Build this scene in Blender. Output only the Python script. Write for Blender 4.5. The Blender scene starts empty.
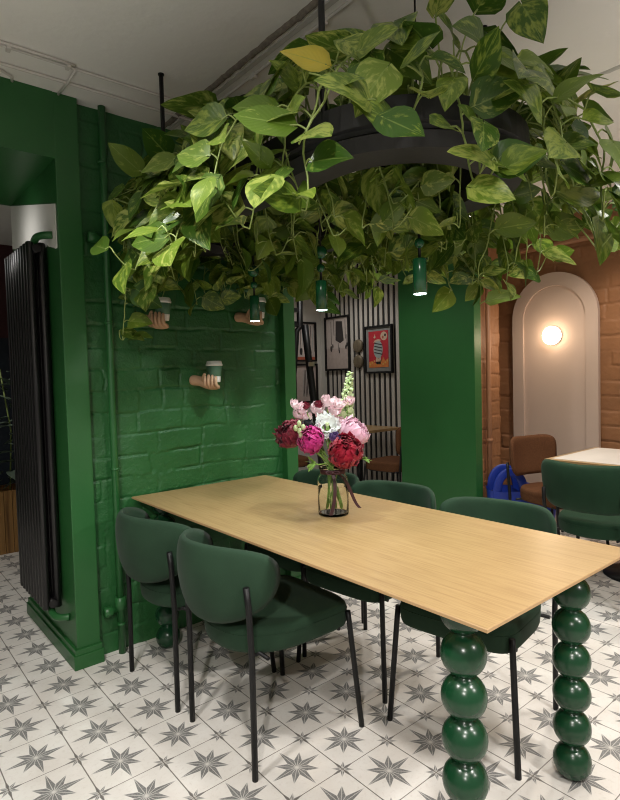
import bpy, bmesh, math, random
from mathutils import Vector, Matrix, noise
PI = math.pi
S = bpy.context.scene
COL = S.collection
rng = random.Random(7)

# ------------------------------------------------------------------ helpers
class MB:
    """collects faces for one mesh object"""
    def __init__(self):
        self.v = []; self.f = []; self.s = []; self.luv = []; self.m = None; self.mi = []; self.cm = 0
    def add(self, p, luv=(0, 0, 0)):
        p = Vector(p)
        if self.m is not None: p = self.m @ p
        self.v.append(p); self.luv.append(luv); return len(self.v) - 1
    def face(self, idx, smooth=True):
        self.f.append(tuple(idx)); self.s.append(smooth); self.mi.append(self.cm)
    def box(self, lo, hi):
        x0, y0, z0 = lo; x1, y1, z1 = hi
        i = [self.add(p) for p in ((x0,y0,z0),(x1,y0,z0),(x1,y1,z0),(x0,y1,z0),(x0,y0,z1),(x1,y0,z1),(x1,y1,z1),(x0,y1,z1))]
        for q in ((0,3,2,1),(4,5,6,7),(0,1,5,4),(1,2,6,5),(2,3,7,6),(3,0,4,7)):
            self.face([i[k] for k in q], False)
    def bbox(self, lo, hi, r=0.004):
        """box with chamfered edges"""
        bm = bmesh.new(); bmesh.ops.create_cube(bm, size=1)
        c = [(lo[k]+hi[k])/2 for k in range(3)]; d = [hi[k]-lo[k] for k in range(3)]
        for v in bm.verts: v.co = Vector((c[k]+v.co[k]*d[k] for k in range(3)))
        bmesh.ops.bevel(bm, geom=bm.edges[:], offset=r, segments=2, profile=0.7, affect='EDGES')
        self.frombm(bm); bm.free()
    def frombm(self, bm, smooth=False):
        bm.verts.index_update()
        b = [self.add(v.co) for v in bm.verts]
        for f in bm.faces: self.face([b[v.index] for v in f.verts], smooth)
    def tube(self, pts, r, n=8, cap=True):
        pts = [Vector(p) for p in pts]
        rs = r if isinstance(r, (list, tuple)) else [r]*len(pts)
        t0 = (pts[1]-pts[0]).normalized()
        a = t0.orthogonal().normalized(); rings = []
        for k, p in enumerate(pts):
            t = (pts[min(k+1, len(pts)-1)] - pts[max(k-1, 0)])
            t = t.normalized() if t.length > 1e-9 else t0
            a = (a - t*a.dot(t)); a = a.normalized() if a.length > 1e-6 else t.orthogonal().normalized()
            b = t.cross(a)
            rings.append([self.add(p + (a*math.cos(2*PI*j/n) + b*math.sin(2*PI*j/n))*rs[k]) for j in range(n)])
        for k in range(len(rings)-1):
            for j in range(n):
                self.face((rings[k][j], rings[k][(j+1) % n], rings[k+1][(j+1) % n], rings[k+1][j]))
        if cap:
            self.face(rings[0][::-1], False); self.face(rings[-1], False)
    def lathe(self, prof, n=24, c=(0, 0, 0), cap=True, axis='z'):
        rings = []
        for r, z in prof:
            ring = []
            for j in range(n):
                a = 2*PI*j/n
                p = (r*math.cos(a), r*math.sin(a), z)
                if axis == 'x': p = (p[2], p[0], p[1])
                if axis == 'y': p = (p[1], p[2], p[0])
                ring.append(self.add((c[0]+p[0], c[1]+p[1], c[2]+p[2])))
            rings.append(ring)
        for k in range(len(rings)-1):
            for j in range(n):
                self.face((rings[k][j], rings[k][(j+1) % n], rings[k+1][(j+1) % n], rings[k+1][j]))
        if cap:
            self.face(rings[0][::-1], False); self.face(rings[-1], False)
    def ball(self, c, r, n=12, sc=(1, 1, 1)):
        prof = [(max(r*math.sin(PI*k/n), r*0.02), -r*math.cos(PI*k/n)) for k in range(n+1)]
        m0 = self.m
        t = Matrix.Translation(c) @ Matrix.Diagonal((*sc, 1))
        self.m = t if m0 is None else m0 @ t
        self.lathe(prof, max(8, n+4)); self.m = m0
    def grid(self, fn, nu, nv, smooth=True, closeu=False):
        idx = [[self.add(*fn(i/(nu if closeu else nu-1), j/(nv-1))) for j in range(nv)] for i in range(nu)]
        for i in range(nu if closeu else nu-1):
            for j in range(nv-1):
                self.face((idx[i][j], idx[(i+1) % nu][j], idx[(i+1) % nu][j+1], idx[i][j+1]), smooth)
        return idx
    def poly(self, pts, th, axis):
        """closed outline (3D points) given thickness along the vector axis"""
        a = [self.add(p) for p in pts]; b = [self.add(Vector(p)+Vector(axis)*th) for p in pts]
        n = len(a)
        self.face(a[::-1], False); self.face(b, False)
        for k in range(n): self.face((a[k], a[(k+1) % n], b[(k+1) % n], b[k]), False)
    def build(self, name, mat, parent=None, loc=None, label=None, luv=False, fix=True):
        me = bpy.data.meshes.new(name)
        me.from_pydata([tuple(p) for p in self.v], [], self.f)
        me.polygons.foreach_set('use_smooth', self.s)
        for mm in (mat if isinstance(mat, (list, tuple)) else [mat]): me.materials.append(mm)
        if isinstance(mat, (list, tuple)): me.polygons.foreach_set('material_index', self.mi)
        if luv:
            at = me.attributes.new('luv', 'FLOAT_VECTOR', 'POINT')
            at.data.foreach_set('vector', [x for t in self.luv for x in t])
        if fix:
            bm = bmesh.new(); bm.from_mesh(me)
            bmesh.ops.recalc_face_normals(bm, faces=bm.faces[:]); bm.to_mesh(me); bm.free()
        me.update()
        o = bpy.data.objects.new(name, me); COL.objects.link(o)
        if parent is not None: o.parent = parent
        if loc is not None: o.location = loc
        if label: o['label'] = label
        return o

def tag(o, label, cat, group=None):
    o['label'] = label; o['category'] = cat
    if group: o['group'] = group
    return o
def thing(name, label, cat, loc=(0, 0, 0), rz=0, group=None):
    o = bpy.data.objects.new(name, None); COL.objects.link(o)
    o.empty_display_size = 0.1
    o.location = loc; o.rotation_euler = (0, 0, rz)
    return tag(o, label, cat, group)
def struct(o):
    o['kind'] = 'structure'; return o
def dup(root, loc, rz, label, group=None):
    r = root.copy(); COL.objects.link(r); r.location = loc; r.rotation_euler = (0, 0, rz)
    r['label'] = label
    if group: r['group'] = group
    for ch in list(root.children):
        c = ch.copy(); COL.objects.link(c); c.parent = r
        for g in list(ch.children):
            d = g.copy(); COL.objects.link(d); d.parent = c
    return r
def sm(t):
    t = max(0., min(1., t)); return t*t*(3-2*t)
def bez(p0, p1, p2, p3, n=10):
    p0, p1, p2, p3 = map(Vector, (p0, p1, p2, p3)); o = []
    for k in range(n+1):
        t = k/n; o.append(p0*(1-t)**3 + p1*3*t*(1-t)**2 + p2*3*t*t*(1-t) + p3*t**3)
    return o

# ------------------------------------------------------------------ materials
class NT:
    def __init__(self, name):
        self.mat = bpy.data.materials.new(name); self.mat.use_nodes = True
        self.t = self.mat.node_tree; self.b = self.t.nodes['Principled BSDF']
    def n(self, kind, **kw):
        x = self.t.nodes.new(kind)
        for k, v in kw.items(): setattr(x, k, v)
        return x
    def l(self, a, b): self.t.links.new(a, b)
    def m(self, op, a, b=None, c=None, clamp=False):
        x = self.n('ShaderNodeMath', operation=op); x.use_clamp = clamp
        for k, v in enumerate((a, b, c)):
            if v is None: continue
            if isinstance(v, (int, float)): x.inputs[k].default_value = v
            else: self.l(v, x.inputs[k])
        return x.outputs[0]
    def mix(self, fac, a, b):
        x = self.n('ShaderNodeMix', data_type='RGBA')
        for s, v in ((x.inputs[0], fac), (x.inputs[6], a), (x.inputs[7], b)):
            if isinstance(v, (int, float)): s.default_value = v
            elif isinstance(v, tuple): s.default_value = (*v, 1)
            else: self.l(v, s)
        return x.outputs[2]
    def obj(self): return self.n('ShaderNodeTexCoord').outputs['Object']
    def noise(self, vec, scale, detail=3, rough=.55, sc=None):
        if sc is not None:
            mp = self.n('ShaderNodeMapping'); mp.inputs['Scale'].default_value = sc
            self.l(vec, mp.inputs['Vector']); vec = mp.outputs[0]
        x = self.n('ShaderNodeTexNoise'); self.l(vec, x.inputs['Vector'])
        x.inputs['Scale'].default_value = scale; x.inputs['Detail'].default_value = detail; x.inputs['Roughness'].default_value = rough
        return x.outputs['Fac']
    def ramp(self, fac, lo, hi):
        x = self.n('ShaderNodeMapRange'); x.clamp = True
        self.l(fac, x.inputs[0]); x.inputs[1].default_value = lo; x.inputs[2].default_value = hi
        return x.outputs[0]
    def bump(self, h, strength=.3, dist=.01):
        x = self.n('ShaderNodeBump'); x.inputs['Strength'].default_value = strength; x.inputs['Distance'].default_value = dist
        self.l(h, x.inputs['Height']); self.l(x.outputs[0], self.b.inputs['Normal'])
    def set(self, **kw):
        for k, v in kw.items():
            s = self.b.inputs[{'col': 'Base Color', 'rough': 'Roughness', 'metal': 'Metallic', 'spec': 'Specular IOR Level',
                'sheen': 'Sheen Weight', 'sheenr': 'Sheen Roughness', 'coat': 'Coat Weight', 'coatr': 'Coat Roughness', 'trans': 'Transmission Weight',
                'ior': 'IOR', 'emit': 'Emission Color', 'emits': 'Emission Strength', 'sss': 'Subsurface Weight'}[k]]
            if isinstance(v, tuple): s.default_value = (*v, 1) if len(v) == 3 else v
            elif isinstance(v, (int, float)): s.default_value = v
            else: self.l(v, s)
        return self

def plain(name, col, rough=.5, var=.12, scale=30, bump=0, bs=None, **kw):
    """colour with a slight noise variation of the surface itself"""
    t = NT(name); o = t.obj()
    nz = t.noise(o, scale, 4)
    d = tuple(c*(1-var) for c in col); e = tuple(min(1, c*(1+var)) for c in col)
    t.set(col=t.mix(nz, d, e), rough=rough, **kw)
    if bump: t.bump(t.noise(o, bs or scale*3, 4), bump, .004)
    return t.mat

GREEN = (.019, .108, .026)
M = {}
M['green'] = plain('green_wall_paint', GREEN, .42, .06, 12, .12, 60)
M['greenbrick'] = plain('green_brick_paint', (.018, .108, .027), .44, .22, 9, .6, 110)
M['greenpipe'] = plain('green_pipe_paint', (.019, .108, .028), .36, .1, 20, .1, 80)
M['greengloss'] = plain('green_lacquer', (.006, .045, .017), .24, .12, 14, .05, 20)
M['greenlamp'] = plain('green_lamp_enamel', (.008, .08, .03), .2, .05, 20)
M['black'] = plain('black_metal', (.006, .006, .0065), .45, .2, 40, .05, 200, spec=.3)
M['blackplastic'] = plain('black_planter_plastic', (.013, .0135, .015), .55, .15, 20, .1, 60)
M['rad'] = plain('black_radiator_paint', (.006, .005, .006), .30, .1, 30)
M['velvet'] = plain('green_velvet', (.014, .038, .019), .85, .28, 9, .15, 300, sheen=.04, sheenr=.5, spec=.25)
M['velvet2'] = plain('green_fabric', (.010, .040, .018), .8, .2, 18, .15, 300, sheen=.04, sheenr=.5, spec=.25)
M['white'] = plain('white_paint', (.75, .74, .70), .6, .05, 10)
M['plaster'] = plain('grey_plaster', (.52, .50, .47), .75, .06, 6, .2, 40)
M['pale'] = plain('pale_grey_wall', (.50, .48, .44), .7, .04, 8)
M['slat'] = plain('grey_slat_felt', (.46, .43, .39), .8, .12, 40, .1, 200)
M['darkback'] = plain('dark_slat_backing', (.012, .012, .013), .8, .2, 30)
M['archpanel'] = plain('beige_panel_paint', (.50, .385, .32), .6, .04, 6)
M['brown'] = plain('brown_brick_paint', (.27, .122, .052), .55, .2, 8, .35, 50)
M['brownpipe'] = plain('brown_pipe_paint', (.32, .15, .075), .5, .1, 20)
M['browntex'] = plain('brown_boucle', (.105, .046, .022), .95, .5, 120, .5, 160, spec=.1)
M['skin'] = plain('tan_sculpture_paint', (.52, .32, .20), .55, .12, 40)
M['cupwhite'] = plain('white_cup_card', (.78, .77, .74), .5, .03, 30)
M['cupgreen'] = plain('green_cup_sleeve', (.075, .17, .105), .6, .05, 60)
M['navy'] = plain('navy_wall_paint', (.006, .012, .022), .6, .4, 3)
M['maroon'] = plain('maroon_wall_paint', (.05, .008, .010), .6, .2, 6)
M['marble'] = plain('white_marble', (.72, .69, .64), .3, .12, 7)
M['bronze'] = plain('bronze_disc', (.16, .13, .085), .5, .4, 70, .3, 120, metal=.3)
M['blue'] = plain('blue_bag_plastic', (.006, .03, .30), .4, .2, 20, .2, 50)
M['chrome'] = plain('steel', (.55, .55, .55), .3, .05, 20, metal=1.)
M['cable'] = plain('white_cable', (.60, .57, .53), .6, .06, 20)
M['seam'] = plain('crumbling_plaster_seam', (.20, .17, .14), .9, .7, 60, .9, 90)
M['ribbon'] = plain('burgundy_ribbon', (.035, .006, .010), .5, .2, 40)
M['stemgreen'] = plain('flower_stem', (.20, .34, .07), .5, .3, 60)
M['vine'] = plain('pothos_stem', (.27, .35, .10), .45, .35, 40)
M['soil'] = plain('dark_soil', (.02, .015, .01), .95, .4, 60, .6, 80)

def petal(name, a, b, sc=90):
    t = NT(name); o = t.obj()
    t.set(col=t.mix(t.noise(o, sc, 3), a, b), rough=.6, sss=.0, sheen=.15)
    tr = t.n('ShaderNodeBsdfTranslucent'); tr.inputs[0].default_value = (*b, 1)
    mx = t.n('ShaderNodeMixShader'); mx.inputs[0].default_value = .2
    out = t.t.nodes['Material Output']
    t.l(t.b.outputs[0], mx.inputs[1]); t.l(tr.outputs[0], mx.inputs[2]); t.l(mx.outputs[0], out.inputs[0])
    return t.mat
M['p_red'] = petal('red_petal', (.26, .002, .018), (.52, .010, .05))
M['p_mag'] = petal('magenta_petal', (.48, .01, .16), (.75, .06, .36))
M['p_pink'] = petal('pink_petal', (.76, .38, .54), (.92, .66, .76))
M['p_pale'] = petal('pale_pink_petal', (.80, .50, .58), (.94, .76, .80))
M['p_white'] = petal('white_petal', (.86, .87, .88), (.95, .95, .95))
M['p_burg'] = petal('burgundy_petal', (.12, .004, .015), (.30, .02, .05))
M['p_coral'] = petal('coral_pink_petal', (.50, .10, .12), (.70, .26, .26))
M['p_purple'] = petal('purple_petal', (.06, .035, .14), (.16, .09, .28))
M['p_dark'] = petal('dark_flower_centre', (.008, .008, .012), (.03, .03, .04))
M['p_fox'] = petal('pale_green_petal', (.42, .55, .22), (.72, .78, .50))

# oak
t = NT('oak_wood'); o = t.obj()
g1 = t.noise(o, 1, 6, .7, (95, 2.6, 60)); g2 = t.noise(o, 1, 4, .6, (16, .8, 10)); g3 = t.noise(o, 1, 3, .5, (240, 7, 100))
c = t.mix(g2, (.335, .212, .092), (.44, .295, .142))
c = t.mix(t.m('MULTIPLY', t.ramp(g1, .48, .66), .65), c, (.27, .160, .068))
c = t.mix(t.m('MULTIPLY', t.ramp(g3, .50, .66), .5), c, (.25, .145, .06))
t.set(col=c, rough=t.m('ADD', .24, t.m('MULTIPLY', g1, .16))); t.bump(g1, .08, .002); M['oak'] = t.mat
t = NT('oak_edge'); o = t.obj()
g1 = t.noise(o, 1, 4, .6, (60, 3, 200))
t.set(col=t.mix(g1, (.36, .22, .10), (.46, .30, .15)), rough=.45); M['oakedge'] = t.mat
t = NT('slatted_box_wood'); o = t.obj()
g1 = t.noise(o, 1, 4, .6, (46, 46, 1.2))
t.set(col=t.mix(t.ramp(g1, .35, .7), (.42, .22, .07), (.14, .06, .015)), rough=.5); M['boxwood'] = t.mat

# ceiling plaster
t = NT('ceiling_plaster'); o = t.obj()
n1 = t.noise(o, 2.2, 5); n2 = t.noise(o, 14, 4)
c = t.mix(n1, (.76, .735, .695), (.86, .84, .80))
c = t.mix(t.m('MULTIPLY', t.ramp(n2, .62, .72), .35), c, (.88, .86, .83))
t.set(col=c, rough=.8); t.bump(t.m('ADD', n2, t.m('MULTIPLY', n1, 2.)), .25, .01); M['ceiling'] = t.mat

# star tiles
TS = .2187
t = NT('star_tiles'); o = t.obj()
sp = t.n('ShaderNodeSeparateXYZ'); t.l(o, sp.inputs[0]); X, Y = sp.outputs[0], sp.outputs[1]
def fold(ax, off):
    f = t.m('FRACT', t.m('MULTIPLY', t.m('ADD', ax, off), 1/TS))
    return t.m('MULTIPLY', t.m('ABSOLUTE', t.m('SUBTRACT', f, .5)), TS)      # distance to the cell centre
ox, oy = -1.008+40*TS, -1.574+40*TS
ax, ay = fold(X, ox), fold(Y, oy)                  # 0 in the tile centre
cx, cy = fold(X, ox+TS/2), fold(Y, oy+TS/2)        # 0 at the tile corner
def star(px, py, R1, R2, ri):
    a = t.m('MAXIMUM', px, py); b = t.m('MINIMUM', px, py)
    ang = PI/8*1.0; I = (ri*math.cos(ang), ri*math.sin(ang))
    T1 = (R1, 0.); T2 = (R2*math.cos(PI/4), R2*math.sin(PI/4))
    def side(A, B):      # > 0 on the origin's side of the line A-B
        nx, ny = B[1]-A[1], -(B[0]-A[0]); d = nx*A[0]+ny*A[1]; s = 1 if d > 0 else -1
        L = math.hypot(nx, ny)
        return t.m('SUBTRACT', s*d/L, t.m('ADD', t.m('MULTIPLY', a, s*nx/L), t.m('MULTIPLY', b, s*ny/L)))
    s1, s2 = side(T1, I), side(I, T2)
    near = t.m('LESS_THAN', b, t.m('MULTIPLY', a, math.tan(ang)))
    s = t.m('ADD', t.m('MULTIPLY', s1, near), t.m('MULTIPLY', s2, t.m('SUBTRACT', 1., near)))
    inside = t.ramp(s, -.0006, .0010)
    d1 = b; d2 = t.m('MULTIPLY', t.m('SUBTRACT', a, b), .7071)
    d3 = t.m('ABSOLUTE', t.m('SUBTRACT', t.m('MULTIPLY', b, math.cos(ang)), t.m('MULTIPLY', a, math.sin(ang))))
    ln = t.m('MINIMUM', t.m('MINIMUM', d1, d2), d3)
    line = t.m('SUBTRACT', 1., t.ramp(ln, .0006, .0014))
    return t.m('MULTIPLY', inside, t.m('SUBTRACT', 1., t.m('MULTIPLY', line, .75)))
st = t.m('MAXIMUM', star(ax, ay, .104, .078, .036), star(cx, cy, .052, .040, .016))
streak = t.noise(o, 1, 5, .75, (110, 320, 1)); patch = t.noise(o, 5, 4); worn = t.noise(o, 60, 6, .75)
base = t.mix(t.ramp(patch, .35, .7), (.82, .79, .75), (.73, .685, .635))
base = t.mix(t.m('MULTIPLY', t.ramp(worn, .52, .75), .45), base, (.55, .48, .42))
wash = t.m('MULTIPLY', t.ramp(streak, .46, .62), .60)
starc = t.mix(t.ramp(worn, .3, .8), (.10, .102, .10), (.20, .198, .194))
starc = t.mix(wash, starc, (.42, .41, .40))
c = t.mix(t.m('MULTIPLY', st, .96), base, starc)
ge = t.m('MINIMUM', cx, cy)
gy = t.m('SUBTRACT', 1., t.ramp(cx, .0013, .0024)); gx = t.m('SUBTRACT', 1., t.ramp(cy, .0009, .0018))
gr = t.m('MAXIMUM', gy, gx)
c = t.mix(t.m('MULTIPLY', gr, .9), c, (.13, .11, .095))
t.set(col=c, rough=t.m('ADD', .36, t.m('MULTIPLY', worn, .22)))
t.bump(t.m('SUBTRACT', t.m('MULTIPLY', worn, .12), gr), .35, .002); M['tile'] = t.mat

# pothos leaf: attribute luv = (along, across, one number per leaf)
def leafmat(name, yellow=False):
    t = NT(name)
    at = t.n('ShaderNodeAttribute', attribute_name='luv'); sp = t.n('ShaderNodeSeparateXYZ'); t.l(at.outputs['Vector'], sp.inputs[0])
    u, v, r = sp.outputs
    av = t.m('ABSOLUTE', v)
    ph = t.m('SUBTRACT', u, t.m('MULTIPLY', av, .42))         # runs along the side veins
    cb = t.n('ShaderNodeCombineXYZ')
    t.l(t.m('MULTIPLY', ph, 5.5), cb.inputs[0]); t.l(t.m('MULTIPLY', v, 2.4), cb.inputs[1]); t.l(t.m('MULTIPLY', r, 91.), cb.inputs[2])
    nz = t.noise(cb.outputs[0], 1., 4, .6)
    if yellow:
        c = t.mix(nz, (.66, .52, .05), (.50, .45, .07))
        c = t.mix(t.m('MULTIPLY', t.ramp(av, .55, 1.), .35), c, (.30, .28, .03))
    else:
        dark = t.mix(r, (.036, .100, .012), (.150, .235, .026))
        lite = t.mix(t.m('FRACT', t.m('MULTIPLY', r, 7.3)), (.30, .40, .05), (.50, .54, .15))
        amt = t.m('MULTIPLY', t.m('FRACT', t.m('MULTIPLY', r, 3.7)), .20)
        sel = t.ramp(t.m('ADD', nz, amt), .60, .76)
        c = t.mix(t.m('MULTIPLY', sel, .70), dark, lite)
    mid = t.m('SUBTRACT', 1., t.ramp(av, .02, .06))
    c = t.mix(t.m('MULTIPLY', mid, .5), c, (.26, .36, .09))
    t.set(col=c, rough=.33, spec=.45)
    wv = t.m('SINE', t.m('MULTIPLY', ph, 58.)); t.bump(wv, .05, .004)
    tr = t.n('ShaderNodeBsdfTranslucent'); t.l(c, tr.inputs[0])
    mx = t.n('ShaderNodeMixShader'); mx.inputs[0].default_value = .22
    t.l(t.b.outputs[0], mx.inputs[1]); t.l(tr.outputs[0], mx.inputs[2]); t.l(mx.outputs[0], t.t.nodes['Material Output'].inputs[0])
    return t.mat
M['leaf'] = leafmat('pothos_leaf'); M['yleaf'] = leafmat('yellowed_pothos_leaf', True)
M['olive'] = plain('dark_olive_leaf', (.15, .20, .15), .5, .4, 20)

def emis(name, col, s):
    t = NT(name); t.set(col=col, emit=col, emits=s, rough=.4); return t.mat
M['ledg'] = emis('lit_lamp_diffuser', (.72, 1., .92), 16)
M['sconce'] = emis('lit_globe_glass', (1., .78, .55), 14)
# clear glass / water
t = NT('clear_glass'); t.set(col=(.97, .99, .98), rough=.02, trans=1., ior=1.13); M['glass'] = t.mat
t = NT('vase_water'); t.set(col=(.98, .99, .96), rough=.0, trans=1., ior=1.06); M['water'] = t.mat

# ------------------------------------------------------------------ camera (height 1.32 m, f = 560 px on 620)
RW = ((0.7675776891, -0.0478910730, 0.6391642483), (-0.6403812844, -0.0150839275, 0.7679090348), (-0.0271348805, -0.9987386646, -0.0422466330))
cam = bpy.data.cameras.new('Camera'); co = bpy.data.objects.new('Camera', cam); COL.objects.link(co)
cam.sensor_fit = 'HORIZONTAL'; cam.sensor_width = 36.; cam.lens = 560/620*36
mr = Matrix([[RW[i][0], -RW[i][1], -RW[i][2]] for i in range(3)]).to_4x4()
co.matrix_world = Matrix.Translation((0, 0, 1.32)) @ mr
cam.clip_start = .05
S.camera = co
S.cycles.filter_width = 1.1

# ------------------------------------------------------------------ room shell
CH = 2.61
def sbox(name, lo, hi, mat):
    b = MB(); b.box(lo, hi); return struct(b.build(name, mat))
sbox('floor', (-2.5, -2.5, -.06), (4.75, 5.95, 0), M['tile'])
sbox('ceiling', (-2.5, -2.5, CH), (4.75, 5.95, CH+.1), M['ceiling'])

def brickpanel(b, org, du, dn, U, H, step, rowh, lens, seed, joint=.011, depth=.009):
    """a displaced brick surface: org + u*du + z up, pushed out along dn"""
    r = random.Random(seed); org, du, dn = Vector(org), Vector(du), Vector(dn)
    nr = int(H/rowh)+2; rows = []
    for k in range(nr):
        e = [-r.random()*lens[0]]; off = []
        while e[-1] < U+.3:
            e.append(e[-1]+r.choice(lens)*r.uniform(.9, 1.1)); off.append(r.uniform(-.003, .003))
        rows.append((e, off))
    nu, nz = int(U/step)+1, int(H/step)+1
    def f(a, c):
        u, z = a*U, c*H
        wob = noise.noise((u*3.1+seed, z*2.3, 1.7))*.016 + noise.noise((u*11+seed, z*9, 5.1))*.007
        zz = z+wob; k = max(0, min(nr-1, int(zz/rowh))); fz = zz-k*rowh
        dz = min(fz, rowh-fz)
        uu = u+noise.noise((u*7, z*14+seed, 9.))*.012
        e, off = rows[k]; du_ = 1.; o = 0
        for q in range(len(e)-1):
            if e[q] <= uu < e[q+1]:
                du_ = min(uu-e[q], e[q+1]-uu); o = off[q]; break
        jw = joint*(1+.7*noise.noise((u*5, z*5, 3+seed)))
        s = sm(min(dz, du_*1.1)/max(jw, .003))
        soft = .55+.45*sm(.5+noise.noise((u*2.3+4, z*2.9, seed))*1.6)       # thick paint fills some joints
        soft *= .25+.75*sm(.5+noise.noise((u*6+9, z*8, seed*2.))*1.8)
        d = depth*soft*(s-1) + o*s + noise.noise((u*42, z*48, seed))*(.0014+.0034*(1-s))+noise.noise((u*90, z*95, seed))*.0009 + noise.noise((u*9, z*9, seed+3))*.0035 - .004
        return (org+du*u+Vector((0, 0, z))+dn*d,)
    b.grid(f, nu, nz)

b = MB(); b.box((.80, 2.725, 0), (2.05, 3.48, CH-.001))
brickpanel(b, (.84, 2.70, 0), (1, 0, 0), (0, -1, 0), 1.20, CH, .0062, .106, (.27, .27, .255, .125), 3, .0085, .012)
struct(b.build('wall_back', M['greenbrick'], fix=False))
# green pier beside the doorway and the lintel over it
b = MB(); b.bbox((.772, 2.652, 0), (.878, 3.50, CH), .005); struct(b.build('wall_pier', M['green']))
sbox('wall_lintel', (-.4, 2.652, 2.318), (.7725, 3.50, CH), M['green'])
sbox('wall_left', (-2.5, 2.652, 0), (-.4, 3.50, CH), M['green'])
# bare plaster patch above the radiator, ragged lower edge
b = MB()
pts = [(.7715, 2.675, 2.125), (.7715, 3.498, 2.317)]
n = 34
for k in range(n+1):
    y = 3.498-(3.498-2.675)*k/n
    pts.append((.7715, y, 1.935+(y-2.675)*.17+noise.noise((y*9, 2.2, 0))*.02+noise.noise((y*31, 1, 0))*.012))
b.poly(pts, .003, (-1, 0, 0)); struct(b.build('trim_bare_plaster', M['white']))
# baseboard of the pier
b = MB()
def skirt(b, x0, y0, x1, y1, h, th):
    b.bbox((x0, y0, 0), (x1, y1, h*.78), .004); 
b.bbox((.752, 2.634, 0), (.888, 3.505, .066), .004); b.bbox((.760, 2.640, .060), (.883, 3.503, .092), .004)
struct(b.build('baseboard_pier', M['green']))
# jamb on the other side of the brick
b = MB(); b.bbox((2.022, 2.655, 0), (2.105, 3.48, CH), .004); struct(b.build('wall_jamb', M['green']))
b = MB(); b.bbox((2.03, 2.64, 0), (2.122, 3.483, .10), .004); struct(b.build('baseboard_jamb', M['green']))
# freestanding green panel and the brown brick pier behind it
b = MB(); b.bbox((3.915, 2.62, 0), (4.010, 3.41, CH-.001), .003); struct(b.build('wall_partition', M['green']))
b = MB(); b.box((4.012, 2.72, 0), (4.345, 3.40, CH-.001))
brickpanel(b, (4.012, 2.665, 0), (1, 0, 0), (0, -1, 0), .35, CH, .008, .118, (.27, .25, .13), 11, .012, .012)
brickpanel(b, (4.36, 2.665, 0), (0, 1, 0), (1, 0, 0), .7, CH, .02, .128, (.27, .25, .13), 12, .012, .012)
struct(b.build('wall_brick_pier', M['brown'], fix=False))
# long wall on the far right: brown brick, then slats
b = MB(); b.box((4.665, -2.5, 0), (4.75, 3.46, CH-.001))
brickpanel(b, (4.65, .9, 0), (0, 1, 0), (-1, 0, 0), 2.56, CH, .010, .122, (.30, .28, .14), 21, .012, .012)
struct(b.build('wall_right', M['brown'], fix=False))
b = MB(); b.box((4.645, 3.46, 0), (4.75, 5.24, CH-.001)); struct(b.build('wall_slat_backing', M['darkback']))
b = MB(); y = 3.49
while y < 5.21:
    b.box((4.634, y, 0.0), (4.646, y+.042, CH-.002)); y += .0785
struct(b.build('wall_slat_cladding', M['slat']))
sbox('wall_pale_corner', (4.645, 5.24, 0), (4.75, 5.34, CH-.001), M['pale'])
sbox('wall_far', (2.0, 5.34, 0), (4.75, 5.44, CH-.001), M['pale'])
b = MB(); b.box((2.11, 4.15, 2.125), (3.62, 5.335, 2.25)); struct(b.build('ceiling_soffit', M['plaster']))
b = MB(); b.box((2.11, 4.10, 2.122), (3.62, 4.152, 2.26)); struct(b.build('trim_soffit_edge', M['black']))
b = MB()
for yy in (4.66, 5.02): b.tube([(2.2, yy, 2.119), (3.6, yy, 2.119)], .008, 6)
struct(b.build('trim_soffit_joint', M['darkback']))
# room behind the doorway on the left
sbox('wall_left_far', (-2.5, 5.80, 0), (2.0, 5.90, 1.75), M['navy'])
sbox('wall_left_far_upper', (-2.5, 5.80, 1.75), (2.0, 5.90, CH-.001), M['maroon'])
sbox('wall_divider', (1.94, 3.48, 0), (2.02, 5.80, CH-.001), M['pale'])

# ceiling seam along the room, with its cable
b = MB()
def seam(b, x, y0, y1, w, h, sd):
    n = 150
    def f(a, c):
        y = y0+(y1-y0)*a
        e = noise.noise((y*14, sd, 0))*.006+noise.noise((y*50, sd, 4))*.004
        return ((x+(c-.5)*w+e, y, CH-h*math.sin(PI*c)*(1+noise.noise((y*30, c*4, sd))*.7)+.001),)
    b.grid(f, n, 7)
seam(b, 1.318, -.6, 2.69, .034, .012, 2.)
struct(b.build('trim_ceiling_seam', M['seam'], fix=False))
b = MB(); seam(b, 2.62, -.5, 3.3, .03, .010, 7.); struct(b.build('trim_ceiling_seam_right', M['plaster'], fix=False))
sbox('trim_ceiling_strip', (1.345, -.6, CH-.006), (1.368, 2.69, CH+.001), M['plaster'])

def cable(pts, r, label, clips=()):
    rt = thing('ceiling_cable', label, 'cable', (0, 0, 0), 0, 'cables clipped to the ceiling')
    b = MB(); b.tube(pts, r, 8); b.build('cable_sheath', M['cable'], rt)
    for c in clips:
        k = MB(); k.bbox((c[0]-.008, c[1]-.017, CH-.022), (c[0]+.008, c[1]+.017, CH), .003); k.build('clip', M['cable'], rt)
    return rt
z = CH-.008
cable([(x, 2.395+.002*math.sin(x*9), z) for x in [-.5+.1*k for k in range(20)]], .006, 'white ceiling cable of the clipped pair, farther from the green wall', [(.545, 2.39, 0), (.76, 2.385, 0)])
cable([(x, 2.372+.002*math.sin(x*7), z) for x in [-.5+.1*k for k in range(13)]]+[(.785, 2.372, z)], .006, 'white ceiling cable of the clipped pair that stops at the cross link')
cable([(.792, 2.385, z-.004), (.796, 2.52, z-.008), (.797, 2.648, z)], .0055, 'short white cable linking the ceiling cables down to the green lintel')
cable([(x, 2.528+.003*math.sin(x*5), z) for x in [-.5+.1*k for k in range(26)]], .007, 'thin white ceiling cable running alone between the pair and the brick wall')
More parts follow.
